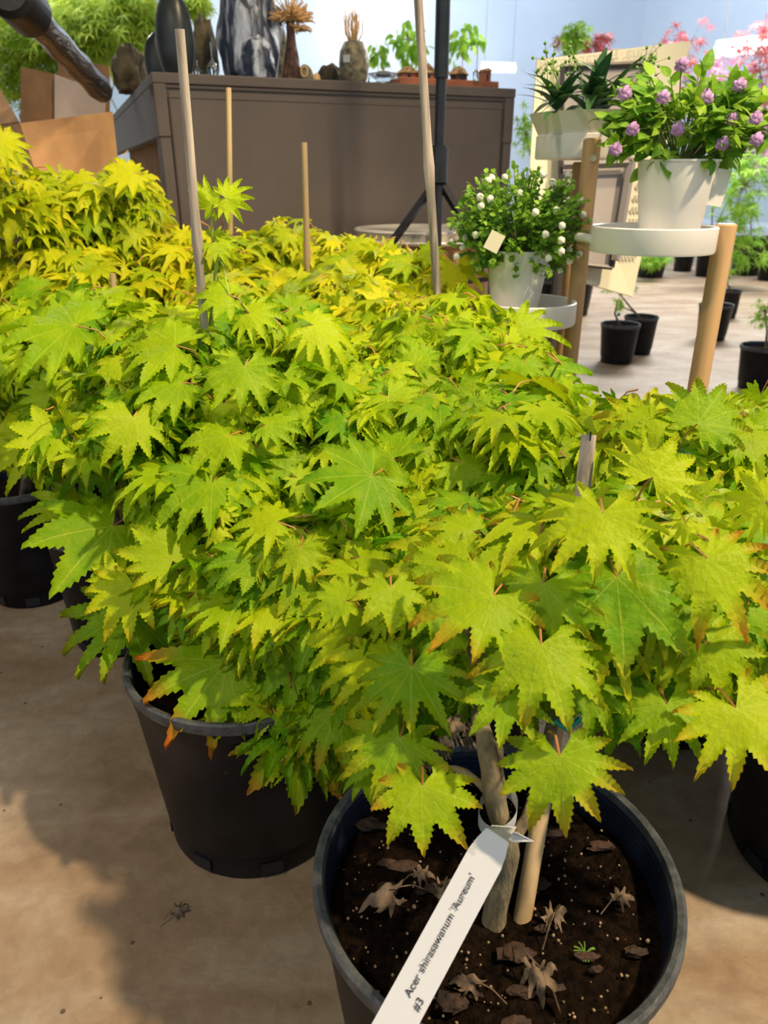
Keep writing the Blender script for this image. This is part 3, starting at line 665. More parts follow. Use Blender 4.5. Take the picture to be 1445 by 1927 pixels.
# ------------------------------------------------------------------ nursery pots
def nursery_pot(parent, c, R, h, detail=True, lean=None, soil_d=.045):
    rb = R*.80; p = [(0, .004), (rb-.004, .004), (rb-.002, 0), (rb, .004), (rb+.001, h*.14), (rb+.004, h*.15), (R*.955, h*.86), (R*.965, h*.865), (R*.97, h-.018), (R*.985, h-.016)]
    b = MB(); b.lathe(p, c, 72 if detail else 28)
    if detail:
        for k in range(8):
            a = k*math.pi/4 + .3; q = Vector(c) + Vector((math.cos(a)*(rb+.0005), math.sin(a)*(rb+.0005), .018)); b.box(q, (.004, .03, .02), Matrix.Rotation(a, 3, 'Z'), mi=1)
    po = b.build('pot', [M['pot'], M['ink']], parent)
    b = MB(); b.lathe([(R*.975, h-.017), (R*1.0, h-.016), (R*1.008, h-.010), (R*1.004, h-.002), (R*.985, h), (R*.955, h-.001), (R*.94, h-.008)], c, 72 if detail else 28); b.build('rim', M['rim'], po)
    prof = [(R*.94, h-.008)]
    if detail:
        for k in range(7): prof += [(R*(.935-.004*k), h-.012-.007*k), (R*(.929-.004*k), h-.014-.007*k), (R*(.929-.004*k), h-.017-.007*k)]
    prof += [(R*.90, h-soil_d-.03)]
    b = MB(); b.lathe(prof, c, 72 if detail else 28); b.build('pot_lining', M['potin'], po)
    # soil surface, lumpy
    n = 26 if detail else 10; b = MB(); vs = []; fs = []; seg = 64 if detail else 24
    for i in range(n+1):
        r = R*.925*i/n
        for k in range(seg):
            a = 2*math.pi*k/seg; x, y = r*math.cos(a), r*math.sin(a)
            z = h - soil_d + .010*noise.noise(Vector((x*25, y*25, c[0]*9))) + .005*noise.noise(Vector((x*90, y*90, 2))) + .006*(1 - i/n)
            vs.append((c[0]+x, c[1]+y, c[2]+z))
    fs = [(i*seg+k, (i+1)*seg+k, (i+1)*seg+(k+1) % seg, i*seg+(k+1) % seg) for i in range(n) for k in range(seg)]
    b.add(vs, fs); b.build('soil', M['soil'], parent, angle=180)
    return po

SIL = [(-80, 235), (0, 240), (45, 262), (60, 310), (130, 325), (200, 322), (250, 318), (300, 322), (318, 350), (325, 395), (355, 425), (400, 445), (470, 435), (510, 410), (560, 398), (585, 425), (660, 440), (705, 440), (745, 462), (800, 468), (855, 480), (868, 510), (860, 545), (905, 545), (960, 585), (1005, 635), (1060, 640), (1040, 690), (1112, 705), (1115, 742), (1160, 735), (1240, 770), (1262, 770), (1290, 735), (1340, 722), (1420, 735), (1520, 700), (1520, 1460), (1440, 1450), (1400, 1440), (1320, 1390), (1280, 1430), (1200, 1390), (1150, 1370), (1145, 1480), (1120, 1540), (1060, 1540), (985, 1470), (950, 1400), (900, 1385), (860, 1330), (800, 1400), (870, 1520), (800, 1570), (720, 1540), (640, 1490), (560, 1480), (400, 1430), (370, 1380), (290, 1310), (310, 1200), (240, 1150), (190, 1130), (205, 1060), (235, 1000), (215, 930), (130, 905), (60, 880), (-80, 860)]
def inside(x, y, P=SIL):
    r = False; j = len(P)-1
    for i in range(len(P)):
        xi, yi = P[i]; xj, yj = P[j]
        if (yi > y) != (yj > y) and x < (xj-xi)*(y-yi)/(yj-yi)+xi: r = not r
        j = i
    return r

CV, CU = Vector((0, cp, -sp_)), Vector((0, sp_, cp))   # camera view and up axes
HERO = []   # (plant, px, py, Y, dir deg (0 right, 90 down), Lpx, tilt, tint, orange)
def hero_leaf(fo, pet, px, py, Y, deg, Lpx, tilt=.55, tint=.5, orange=.0, wide=1., back=None, seed=0):
    o = atY(px, py, Y); a = math.radians(deg)
    img = Vector((math.cos(a), 0, 0)) - CU*math.sin(a)
    vd = (o - Vector((0, 0, CH))).normalized()
    n = (-vd*(1-tilt) + Vector((0, 0, 1))*tilt + Vector((random.uniform(-.2, .2), 0, 0))).normalized()
    m = (img - vd*(img.dot(n)/vd.dot(n))).normalized()        # direction in the leaf plane that looks like img
    for _ in range(1):
        p1 = proj(o + m*.03); l = math.hypot(p1[0]-px, p1[1]-py)/.03
    size = min(Lpx/max(l, 1), .135)
    fo.add(HI[seed % len(HI)], o, m, n, size, tint, orange, wide)
    petiole(pet, o, (-m*.5 - Vector((0, 0, 1))*.6 + Vector((0, .5, 0))), size*.9)
def petiole(b, o, d, L):
    d = Vector(d).normalized(); e = o + d*L; mid = o + d*L*.45 + Vector((0, 0, L*.18))
    b.tube([o, mid, e], [.0009, .0011, .0014], 4, cap=False); return e

def maple(key, label, loc, R, h, ells, nfill, leafm='leaf', heroes=(), size=.052, tpl=None, stakes=(), trunkpx=None, tint=(.0, .95), orange=.15, visible_pot=True, trunk_r=.011):
    loc = Vector(loc)
    t = thing('potted_maple', label, 'potted tree', loc, 'golden full-moon maples in black pots')
    nursery_pot(t, loc, R, h, detail=visible_pot)
    rs = random.Random(sum(ord(c_) for c_ in key)); fo = Foliage(); pet = MB(); ends = []
    tpl = tpl or MID
    E = [(atY(px, py, Y), Vector((rx, ry, rz))) for px, py, Y, rx, ry, rz in ells]
    vol = [e[1].x*e[1].y + e[1].x*e[1].z for e in E]; tot = sum(vol)
    placed = 0; tries = 0
    while placed < nfill and tries < nfill*12:
        tries += 1
        q = rs.random()*tot; i = 0
        while q > vol[i]: q -= vol[i]; i += 1
        c, r = E[i]
        d = Vector((rs.gauss(0, 1), rs.gauss(0, 1), rs.gauss(.25, .9))).normalized()
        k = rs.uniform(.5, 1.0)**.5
        p = c + Vector((d.x*r.x, d.y*r.y, d.z*r.z))*k
        if p.z < .12: continue
        x, y, f = proj(p)
        if f < .42: continue
        oh = Vector((d.x, d.y, 0)); oh = oh.normalized() if oh.length > .1 else Vector((rs.uniform(-1, 1), -1, 0)).normalized()
        m = (oh*rs.uniform(.5, 1.1) + Vector((rs.gauss(0, .5), rs.gauss(0, .5), rs.gauss(-.30, .28)))).normalized()
        n = (Vector((0, 0, 1)) + d*.5 + Vector((rs.gauss(0, .28), rs.gauss(-.42, .28), 0))).normalized()
        s = size*rs.uniform(.7, 1.4)
        tp_ = proj(p + m*s*.9); sd = m.cross(n).normalized()*s*.7; ta = proj(p + m*s*.3 + sd); tb_ = proj(p + m*s*.3 - sd)
        if x > -150 and x < 1600 and not (inside(x, y) and inside(*tp_[:2]) and inside(*ta[:2]) and inside(*tb_[:2])): continue
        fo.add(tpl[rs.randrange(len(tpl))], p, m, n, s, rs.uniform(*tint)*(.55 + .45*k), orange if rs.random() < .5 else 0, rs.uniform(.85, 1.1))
        e = petiole(pet, p, (-m*.7 + Vector((0, 0, -.6))), s*rs.uniform(.7, 1.1))
        if rs.random() < .16: ends.append(e)
        placed += 1
    for k, hl in enumerate(heroes): hero_leaf(fo, pet, *hl, seed=k*5 + len(key))
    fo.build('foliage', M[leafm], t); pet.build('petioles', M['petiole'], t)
    zs = h - .05
    if trunkpx:
        for path, rr in trunkpx:
            pts = [atY(px, py, Y) for px, py, Y in path]; b = MB(); n_ = len(pts)
            # resample smooth
            P = []
            for i in range(n_-1):
                for u in range(4):
                    tt = u/4; p0, p1, p2, p3 = pts[max(i-1, 0)], pts[i], pts[i+1], pts[min(i+2, n_-1)]
                    P.append(.5*((2*p1) + (p2-p0)*tt + (2*p0-5*p1+4*p2-p3)*tt*tt + (3*p1-p0-3*p2+p3)*tt**3))
            P.append(pts[-1])
            b.tube(P, [rr[0] + (rr[1]-rr[0])*i/(len(P)-1) + .0008*math.sin(i*1.7) for i in range(len(P))], 14); b.build('trunk', M['bark'], t)
        top = atY(*trunkpx[0][0][-1])
    else:
        c0 = E[0][0]; base = loc + Vector((.01, 0, zs)); top = Vector((loc.x*.4 + c0.x*.6, loc.y*.4 + c0.y*.6, max(c0.z - E[0][1].z*.5, h + .05)))
        b = MB(); b.tube([base, base.lerp(top, .35) + Vector((.012, 0, 0)), base.lerp(top, .7) - Vector((.01, 0, 0)), top], [trunk_r, trunk_r*.85, trunk_r*.7, trunk_r*.5], 12); b.build('trunk', M['bark'], t)
    b = MB()
    for c, r in E:
        b.tube([top, top.lerp(c, .5) + Vector((0, 0, -.01)), c], [.005, .004, .003], 7, cap=False)
    for e in ends:
        c = min(E, key=lambda q: (q[0]-e).length)[0]; st = c.lerp(e, rs.uniform(0, .25)); b.tube([st, st.lerp(e, .5) + Vector((0, 0, -.008)), e], [.0028, .0021, .0013], 5, cap=False)
    b.build('branches', M['twig'], t)
    for (x0, y0, Y0, x1, y1, Y1, r_, mm) in stakes:
        p0, p1 = atY(x0, y0, Y0), atY(x1, y1, Y1); d = (p1-p0); 
        if p1.z > h: p1 = p0 + d*((p0.z - zs + .02)/(p0.z - p1.z))
        n_ = 24; P = [p0.lerp(p1, k/n_) for k in range(n_+1)]
        rad = [r_*(1 + (.30 if k in (7, 14, 20) else 0) + .12*k/n_) for k in range(n_+1)]
        b = MB(); b.tube(P, rad, 12); b.build('stake', M[mm], t)
    return t

# ------------------------------------------------------------------ the maples, front to back
PA = Vector((.106, .512, 0))
A_h = [(1135, 965, .55, 98, 132, .40, .85, .15, 1.15), (1160, 1085, .57, 86, 160, .45, .12, .2, 1.2), (1228, 898, .62, -60, 95, .2, .95, .05, 1.25),
       (1330, 1050, .56, 58, 150, .4, .75, .8, 1.1), (1335, 1212, .55, 35, 120, .3, .6, .1, 1.1), (1018, 1212, .50, 100, 145, .4, .55, .5, 1.15),
       (1053, 1422, .455, 88, 142, .3, .5, .4, 1.15), (958, 1308, .485, 100, 100, .4, .35, .2, 1.1), (1255, 1325, .53, 82, 130, .4, .35, .1), (1385, 1332, .50, 58, 165, .4, .8, .6, 1.1),
       (795, 1478, .465, 92, 118, .45, .6, .7, 1.2), (752, 1388, .52, 118, 140, .4, .3, .3, 1.1), (775, 1255, .56, 92, 130, .45, .2, .2, 1.1), (735, 1105, .60, 90, 85, .45, .55, .3),
       (928, 1120, .54, 142, 140, .5, .55, .6, 1.15), (1022, 1098, .56, 112, 135, .45, .4, .5, 1.1), (1200, 1010, .64, 20, 80, .5, .3, 0), (890, 1000, .66, 190, 90, .5, .6, .5),
       (1105, 1290, .55, 60, 100, .5, .3, 0), (1160, 1330, .57, 100, 95, .5, .05, 0), (860, 1180, .60, 100, 110, .5, .3, .2), (690, 1440, .53, 110, 75, .4, .15, .1),
       (1000, 1010, .66, 150, 100, .5, .5, .5), (1440, 945, .60, 195, 95, .2, 1.0, 0, 1.2), (650, 1130, .66, 190, 80, .5, .5, .1), (1262, 1190, .62, 100, 110, .5, .2, 0),
       (845, 1060, .62, 215, 90, .6, .6, .4), (1065, 950, .70, 200, 70, .5, .6, .2), (1290, 985, .58, 100, 45, .2, .9, .3, .7), (900, 1250, .57, 80, 90, .5, .2, 0), (1080, 1170, .60, 95, 120, .5, .1, 0),
       (800, 1330, .60, 95, 100, .5, .0, 0), (1230, 1270, .60, 70, 90, .5, .1, 0), (820, 1130, .62, 120, 90, .5, .3, .1), (960, 1190, .58, 150, 90, .5, .3, .2)]
trA = [([(925, 1775, .480), (935, 1690, .487), (955, 1605, .492), (930, 1500, .500), (915, 1400, .515), (905, 1340, .55), (930, 1250, .66)], (.0125, .0065)),
       ([(945, 1500, .505), (938, 1420, .515), (945, 1370, .55), (1000, 1260, .66)], (.0045, .003)),
       ([(955, 1590, .493), (1000, 1520, .51), (1035, 1380, .56), (1060, 1250, .64)], (.0065, .0045)),
       ([(925, 1495, .500), (875, 1455, .51), (795, 1435, .52), (740, 1380, .57)], (.0045, .0025))]
tA = maple('A', 'golden maple in the nearest black pot, white name tag on its trunk', PA, .173, .30,
      [(1130, 1120, .66, .13, .09, .125), (930, 1130, .70, .11, .09, .12), (1320, 1130, .72, .11, .10, .13), (780, 1270, .66, .075, .07, .085)], 300, 'leaf', A_h, .050, HI,
      trunkpx=trA, orange=.3, trunk_r=.012)
# cane tied to the trunk: tan below, weathered grey and split at the top
b = MB(); c0, c1, c2 = atY(977, 1762, .480), atY(1052, 1330, .59), atY(1108, 818, .665)
P = [c0.lerp(c1, k/8) for k in range(8)] + [c1.lerp(c2, k/10) for k in range(11)]
b.tube(P, [.0088 - .0018*k/18 for k in range(19)], 16)
q = c2 + Vector((-.0005, -.0068, -.03)); b.box(q, (.0010, .003, .07), mi=1)
so = b.build('stake', [M['bamboo'], M['ink'], M['cane_grey']], tA)
for pl in so.data.polygons:
    if pl.center.z > c1.z and pl.material_index == 0: pl.material_index = 2
b = MB(); q = atY(1066, 1362, .555); b.tube([q + Vector((-.012, 0, .004)), q + Vector((0, -.006, -.002)), q + Vector((.012, 0, .006))], .0028, 6); b.build('plant_tie', M['teal'], tA)
# name tag: strip hanging towards the camera, loop round trunk
tg = MB()
d0, d1 = atY(725, 1962, .345), atY(936, 1572, .450)
ax = (d1-d0).normalized(); vdir = ((d0+d1)/2 - Vector((0, 0, CH))).normalized(); sd = ax.cross(vdir).normalized()
nn = sd.cross(ax).normalized(); nn = nn if nn.dot(vdir) < 0 else -nn
if sd.x < 0: sd = -sd
wT = .0150; n_ = 16; vs = []; fs = []
for k in range(n_+1):
    u = k/n_; c = d0.lerp(d1, u) - nn*0.002*math.sin(u*math.pi); w = wT*(1 if u < .9 else 1 - (u-.9)*3.0)
    vs += [c - sd*w, c + sd*w, c + sd*w - nn*.0004, c - sd*w - nn*.0004]
fs = [(4*k+i, 4*k+(i+1) % 4, 4*k+4+(i+1) % 4, 4*k+4+i) for k in range(n_) for i in range(4)] + [(0, 1, 2, 3)]
tg.add(vs, fs)
lc = atY(937, 1520, .498)
Rl = .017; vs = []; fs = []
for k in range(33):
    a = 2*math.pi*k/32; c = lc + Vector((Rl*math.cos(a), Rl*math.sin(a), .010*math.sin(a+.6) - .004)); vs += [c + Vector((0, 0, .0075)), c - Vector((0, 0, .0075))]
fs = [(2*k, 2*k+1, 2*k+3, 2*k+2) for k in range(32)]; tg.add(vs, fs)
e = lc + Vector((.004, -.018, -.008))
panel(tg, [e + Vector((-.008, 0, .006)), e + Vector((.012, -.003, -.001)), e + Vector((.026, -.003, -.010)), e + Vector((.006, -.003, -.011))], .0004)
panel(tg, [d1 - sd*.009, d1 + sd*.009, e + Vector((.010, 0, .004)), e + Vector((-.012, 0, .006))], .0004)
tgo = tg.build('plant_tag', M['tag'], None, angle=60)
tag(tgo, 'long white strip tag with printed plant name and #3, looped round the nearest trunk', 'tag')
def tag_text(body, u, v_, size):
    o = d0.lerp(d1, u) - nn*0.002*math.sin(u*math.pi) + sd*v_ + nn*.0008; Mx = Matrix.Identity(4)
    up_ = -sd
    for i in range(3): Mx[i][0] = ax[i]; Mx[i][1] = up_[i]; Mx[i][2] = nn[i]; Mx[i][3] = o[i]
    text_mesh('lettering', body, size, M['ink'], Mx, tgo)
tag_text("Acer shirasawanum 'Aureum'", .20, .0005, .0084); tag_text('#3', .175, .0105, .0084)

PB = Vector((-.195, .872, 0))
B_h = [(428, 1245, .78, 158, 185, .45, .35, 1.0, 1.1), (563, 1378, .74, 92, 140, .4, .5, 1.0, 1.1), (545, 1335, .78, 185, 100, .5, .2, .1), (445, 1348, .76, 100, 92, .4, .2, .2),
       (640, 1318, .72, -35, 110, .5, .15, 0), (635, 1330, .72, 110, 115, .5, .25, .5), (250, 1098, .86, 98, 100, .4, .9, .4, 1.05), (215, 1092, .88, -105, 60, .3, 1.0, 0), (245, 1150, .90, 108, 150, .45, .2, .2, 1.1),
       (325, 1055, .84, -108, 105, .3, .65, .2, 1.1), (368, 1115, .82, -20, 90, .5, .7, .3), (425, 1132, .80, 50, 95, .5, .55, .5), (620, 1140, .76, 118, 150, .5, .15, .1, 1.1),
       (212, 990, .95, 140, 155, .5, .25, 0), (138, 955, 1.0, 160, 95, .5, .6, 0), (415, 972, .85, -65, 42, .3, 1., 0), (408, 998, .84, 95, 38, .3, 1., .4), (505, 985, .84, 80, 60, .5, .4, 0),
       (400, 905, .90, 130, 110, .6, .3, 0, 1.1), (700, 895, .85, 150, 120, .5, .2, 0, 1.1), (590, 1090, .80, 130, 90, .5, .4, .1), (700, 1205, .74, 110, 110, .5, .3, .3), (560, 1230, .76, 100, 100, .5, .2, .2), (480, 1190, .80, 80, 90, .5, .4, .3)]
maple('B', 'golden maple in the scuffed black pot left of and behind the nearest', PB, .163, .30,
      [(470, 1110, .92, .17, .11, .12), (600, 1120, .84, .12, .10, .13), (330, 1130, .90, .10, .09, .07), (560, 1290, .80, .10, .08, .07), (620, 1370, .76, .07, .05, .05)], 440, 'leaf', B_h, .052, HI, orange=.3)
PC = Vector((.655, .80, 0))
maple('C', 'golden maple in the black pot cut off by the right edge', PC, .170, .30,
      [(1440, 1100, .86, .11, .11, .12), (1500, 950, .95, .12, .12, .12)], 150, 'leaf', [(1440, 1260, .68, 60, 90, .4, .6, .3)], .052, HI)
maple('D', 'golden maple behind the right one, its leaves reaching over the stand base', Vector((.52, 1.12, 0)), .15, .28,
      [(1330, 880, 1.0, .14, .12, .10), (1180, 860, .98, .09, .10, .08), (1440, 850, 1.05, .10, .10, .10)], 210, 'leaf',
      [(1205, 795, .92, 190, 100, .5, .75, .4, 1.1), (1225, 785, .92, 120, 75, .5, .6, .3), (1313, 797, .90, -55, 100, .3, .3, .3, 1.15), (1350, 830, .92, 20, 90, .4, .4, .2), (1420, 800, .95, -20, 80, .5, .4, .2), (1150, 850, .92, 150, 80, .5, .6, .3)], .052, HI)
maple('E', 'golden maple in the middle of the group, behind the nearest one', Vector((.16, 1.10, 0)), .15, .28,
      [(850, 880, 1.02, .18, .12, .13), (700, 840, 1.08, .13, .12, .12), (960, 860, .98, .10, .12, .11), (880, 1010, .90, .14, .10, .08), (1010, 740, 1.15, .09, .09, .08)], 430, 'leaf',
      [(740, 862, .92, 195, 120, .5, .3, .1, 1.1), (785, 790, .98, 95, 62, .4, .6, 0), (815, 960, .86, 175, 85, .5, .6, .4), (920, 925, .88, 250, 80, .4, .3, 0), (1000, 805, .98, -80, 60, .4, .4, 0), (945, 780, 1.0, 100, 60, .5, .5, 0), (780, 690, 1.1, -85, 60, .4, .4, 0),
       (1010, 690, 1.15, 5, 105, .7, .1, 0), (1030, 735, 1.1, 20, 90, .7, .3, 0), (870, 870, .9, 30, 95, .5, .4, .2), (640, 960, .88, 140, 90, .5, .3, 0)], .054, HI)
tF = maple('F', 'golden maple with a tall shoot beside the split grey cane', Vector((-.32, 1.28, 0)), .15, .28,
      [(350, 740, 1.15, .19, .13, .12), (530, 800, 1.12, .14, .13, .12), (250, 840, 1.08, .15, .12, .10), (480, 660, 1.25, .16, .12, .09), (420, 920, 1.0, .14, .10, .09)], 480, 'leaf',
      [(460, 690, 1.0, 95, 88, .4, .4, 0, 1.1), (330, 650, 1.05, 185, 110, .6, .5, 0, 1.1), (340, 720, 1.0, 175, 110, .6, .4, 0), (590, 612, 1.1, 15, 100, .6, .9, 0, 1.1), (600, 640, 1.1, 100, 70, .5, .7, 0), (500, 800, .95, 0, 70, .6, .4, 0),
       (250, 785, .95, 98, 85, .45, .7, 0), (400, 385, 1.12, -128, 72, .1, .8, 0, .6), (424, 372, 1.12, 0, 60, .3, .85, 0), (405, 455, 1.12, 15, 52, .4, .8, 0), (430, 555, 1.1, 190, 70, .5, .6, 0), (470, 590, 1.1, 20, 70, .5, .7, 0), (560, 900, .92, 30, 60, .5, .5, 0), (430, 820, .95, 150, 100, .6, .5, 0)], .055, HI,
      stakes=[(338, 55, 1.10, 388, 655, 1.12, .0062, 'cane_grey')])
b = MB(); b.tube([atY(392, 650, 1.13), atY(402, 560, 1.13), atY(408, 480, 1.13), atY(398, 440, 1.12), atY(402, 385, 1.12)], [.0034, .003, .0026, .0024, .002], 8); b.tube([atY(400, 420, 1.12), atY(412, 395, 1.12), atY(424, 372, 1.12)], .0013, 6); b.tube([atY(402, 470, 1.13), atY(420, 500, 1.12), atY(430, 555, 1.1)], .0012, 6); b.build('tall_shoot', M['leaf_stem'], tF)
maple('G', 'golden maple in the far left black pot, its leaves drooping over the rim', Vector((-.83, 1.56, 0)), .125, .285,
      [(60, 720, 1.30, .18, .13, .11), (140, 640, 1.40, .18, .12, .10), (20, 800, 1.30, .12, .10, .07)], 260, 'leaf',
      [(75, 832, 1.10, 92, 98, .4, .95, 0, 1.1), (130, 800, 1.10, 60, 115, .45, .3, 0), (140, 612, 1.10, 185, 150, .6, .35, 0, 1.1), (95, 745, 1.10, -105, 75, .4, .6, 0), (0, 800, 1.12, 90, 75, .4, 1., 0), (230, 760, 1.05, 130, 80, .5, .4, 0)], .060, HI)
maple('G2', 'golden maple in the smaller black pot wedged between two left pots', Vector((-.565, 1.36, 0)), .115, .27,
      [(230, 880, 1.15, .11, .09, .07), (170, 800, 1.22, .13, .10, .08)], 120, 'leaf', [(180, 850, 1.05, 70, 100, .5, .2, 0)], .056, HI)
maple('H', 'yellow-leaved maple farthest left at the back, before the cardboard boxes', Vector((-.85, 2.0, 0)), .14, .28,
      [(60, 440, 1.85, .26, .16, .14), (200, 420, 1.9, .20, .16, .13), (20, 340, 1.75, .10, .10, .10), (180, 540, 1.75, .22, .15, .10), (280, 350, 1.9, .07, .10, .05)], 520, 'leaf_back', [(0, 270, 1.6, 20, 60, .4, .6, 0), (440-190, 325, 1.75, 170, 60, .5, .7, 0)], .058, MID, tint=(.0, .9),
      stakes=[(212, 515, 1.6, 218, 620, 1.6, .006, 'bamboo')])
maple('I', 'yellow-leaved maple in the back row below the short tan cane', Vector((-.35, 2.05, 0)), .14, .28,
      [(450, 510, 1.9, .24, .16, .11), (570, 480, 1.95, .14, .15, .11), (350, 520, 1.85, .15, .15, .12), (480, 590, 1.65, .22, .14, .09)], 460, 'leaf_back', [], .056, MID, tint=(.0, .95),
      stakes=[(430, 165, 2.0, 434, 470, 2.0, .0062, 'bamboo')])
maple('J', 'yellow-leaved maple in the back row before the tripod', Vector((.02, 1.95, 0)), .14, .28,
      [(700, 530, 1.8, .20, .16, .10), (800, 540, 1.7, .10, .12, .08), (640, 600, 1.55, .16, .14, .09), (780, 640, 1.4, .14, .12, .09)], 420, 'leaf_back', [(860, 500, 1.6, 70, 60, .5, .8, 0)], .055, MID, tint=(.0, .95),
      stakes=[(572, 268, 1.75, 579, 530, 1.75, .0065, 'bamboo')])
maple('K', 'golden maple right of the middle, beside the plant stand', Vector((.24, 1.48, 0)), .14, .28,
      [(900, 640, 1.35, .14, .12, .09), (820, 700, 1.25, .16, .12, .10), (960, 700, 1.25, .10, .10, .09), (700, 740, 1.2, .16, .12, .08)], 360, 'leaf', [(970, 620, 1.25, 30, 100, .5, .6, 0)], .055, HI, tint=(.3, 1.),
      stakes=[(783, -60, 1.45, 823, 560, 1.42, .0072, 'cane_grey')])

# ------------------------------------------------------------------ litter on the nearest pot's soil
rs = random.Random(21); ZS = .262
for k in range(26):
    a = rs.uniform(0, 6.28); rr = .145*math.sqrt(rs.random()); x, y = PA.x + rr*math.cos(a), PA.y + rr*math.sin(a)
    if math.hypot(x - .06, y - .46) < .02: continue
    b = MB(); w = rs.uniform(.006, .016); b.blob((x, y, ZS + .003), (w, w*rs.uniform(.35, .6), .0035), .3, 2.5, 12, seed=k)
    o = b.build('bark_chip', M['chip']); tag(o, 'brown bark chip lying on the soil of the nearest pot', 'bark chip', 'bark chips on the nearest soil')
b = MB()
for k in range(260):
    a = rs.uniform(0, 6.28); rr = .150*math.sqrt(rs.random()); x, y = PA.x + rr*math.cos(a), PA.y + rr*math.sin(a)
    s = rs.uniform(.0006, .0017)*(1.6 if rs.random() < .06 else 1); b.blob((x, y, ZS + .001), (s, s, s*.8), .2, 2, 6, seed=k)
o = b.build('soil_grit', M['perlite'], tA); o['kind'] = 'stuff'
def dry_leaf(px, py, z, label, size=.022, deg=0, m='dry'):
    size *= 1.25
    p = atZ(px, py, z); fo = Foliage(); a = math.radians(deg)
    V, A_, Fs = MID[rs.randrange(8)]; V = V.copy(); V[:, 2] = -.5*np.hypot(V[:, 0], V[:, 1])**2 + .22*np.sin(V[:, 0]*7) + .12*np.sin(V[:, 1]*11) + .55; V[:, 0] *= .7
    fo.add((V, A_, Fs), p, Vector((math.cos(a), math.sin(a), .1)), Vector((0, 0, 1)), size, .5); o = fo.build('dried_leaf', M[m], None); tag(o, label, 'dried leaf')
    sm = MB(); sm.tube([p + Vector((0, 0, size*.75)), p + Vector((-math.cos(a)*size*.7, -math.sin(a)*size*.7, size*.6)), p + Vector((-math.cos(a)*size*1.3, -math.sin(a)*size*1.3, .001))], .0007, 4)
    s_ = sm.build('stem', M['dry'], None); s_.parent = o
dry_leaf(735, 1705, ZS, 'grey curled dead leaf on the soil left of the name tag', .026, 200)
dry_leaf(790, 1655, ZS, 'small brown dead leaf just left of the name tag on the soil', .014, 20)
dry_leaf(835, 1690, ZS, 'brown crumpled leaf half behind the name tag', .018, 80)
dry_leaf(1010, 1850, ZS, 'feathery dry brown leaf at the front of the soil', .024, -60)
dry_leaf(890, 1868, ZS, 'long tan dead leaf right of the #3 on the tag', .018, 160)
dry_leaf(1165, 1700, ZS, 'tan dead leaf on the right side of the soil', .015, 30)
dry_leaf(1040, 1740, ZS, 'dark brown dead leaf right of the tan cane', .018, 60)
dry_leaf(333, 1722, 0.0, 'brown curled dead leaf alone on the concrete floor', .016, 45)
b = MB(); q = atZ(1100, 1795, ZS)
for k in range(14): a = rs.uniform(0, 6.28); b.tube([q, q + Vector((.006*math.cos(a), .006*math.sin(a), .004)), q + Vector((.010*math.cos(a), .010*math.sin(a), .003))], .0006, 4)
tag(b.build('moss_sprig', M['leaf_box']), 'tiny green moss sprig on the soil at right', 'moss')
# withered leaves hanging in front tree
def withered(px, py, Y, L, k):
    fo = Foliage(); V, A_, Fs = HI[k]; V = V.copy(); V[:, 0] *= .42; V[:, 2] = .5*np.abs(V[:, 0]) + .15*np.sin(V[:, 1]*10)
    o = atY(px, py, Y); fo.add((V, A_, Fs), o, Vector((.1, -.1, -1)), Vector((.3, -1, .1)), L, .5); return fo.build('withered_leaf', M['dry'], tA)
withered(890, 1190, .57, .035, 0); withered(855, 1360, .53, .028, 1); withered(835, 1395, .53, .022, 2); withered(915, 1190, .58, .034, 3); withered(880, 1370, .535, .026, 4)

# ------------------------------------------------------------------ small pots on the floor at right, far row of maples
def small_tree(label, loc, R, h, crown, n, leafm, size, tpl, seed, cat='potted tree', group=None, trunk=True, tagp=False):
    loc = Vector(loc); t = thing('potted_sapling', label, cat, loc, group)
    nursery_pot(t, loc, R, h, detail=False, soil_d=.02)
    r = random.Random(seed); fo = Foliage(); b = MB(); base = loc + Vector((0, 0, h-.02))
    for (c, rad, cnt) in crown:
        c = Vector(c); b.tube([base, base.lerp(c, .5) + Vector((r.uniform(-.03, .03), 0, 0)), c], [.007, .005, .003], 6, cap=False)
        for k in range(cnt):
            d = Vector((r.gauss(0, 1), r.gauss(0, 1), r.gauss(0, 1))).normalized()*r.uniform(.3, 1)
            p = c + Vector((d.x*rad[0], d.y*rad[1], d.z*rad[2]))
            m = Vector((d.x, d.y, -.5 + r.gauss(0, .3))); nn_ = Vector((r.gauss(0, .4), r.gauss(-.3, .4), 1))
            fo.add(tpl[r.randrange(len(tpl))], p, m, nn_, size*r.uniform(.7, 1.2), r.random(), .1)
            if k % 4 == 0: b.tube([c, c.lerp(p, .5) + Vector((0, 0, .01)), p], [.002, .0015, .001], 4, cap=False)
    if n: fo.build('foliage', M[leafm], t)
    b.build('trunk', M['bark'], t)
    return t
def floor_pt(px, py): return atZ(px, py, 0)
def sp_at(px_bot, py_bot, R):   # centre of a pot whose near bottom edge is at the pixel
    p = floor_pt(px_bot, py_bot); p.z = 0; return p + Vector((p.x, p.y, 0)).normalized()*R*.8
G = 'black nursery pots standing on the open floor'
def floor_pot(px, py, wpx, ytop, label, crown_px, leafm, cnt=40, size=.03, tpl=FINE, seed=0):
    R = .1; 
    for _ in range(4): c = sp_at(px, py, R); R = wpx/2*proj(c + Vector((0, 0, .1)))[2]/F
    lo, hi = .05, .5
    for _ in range(20):
        mid = (lo+hi)/2
        if proj(Vector((c.x, c.y, mid)))[1] > ytop: lo = mid
        else: hi = mid
    crown = [(atY(x, y, c.y + dy), (rx*proj(c)[2]/F, rx*proj(c)[2]/F*.8, ry*proj(c)[2]/F), int(cnt*w)) for (x, y, rx, ry, dy, w) in crown_px]
    return small_tree(label, c, R, lo, crown, 1, leafm, size, tpl, seed, group=G)
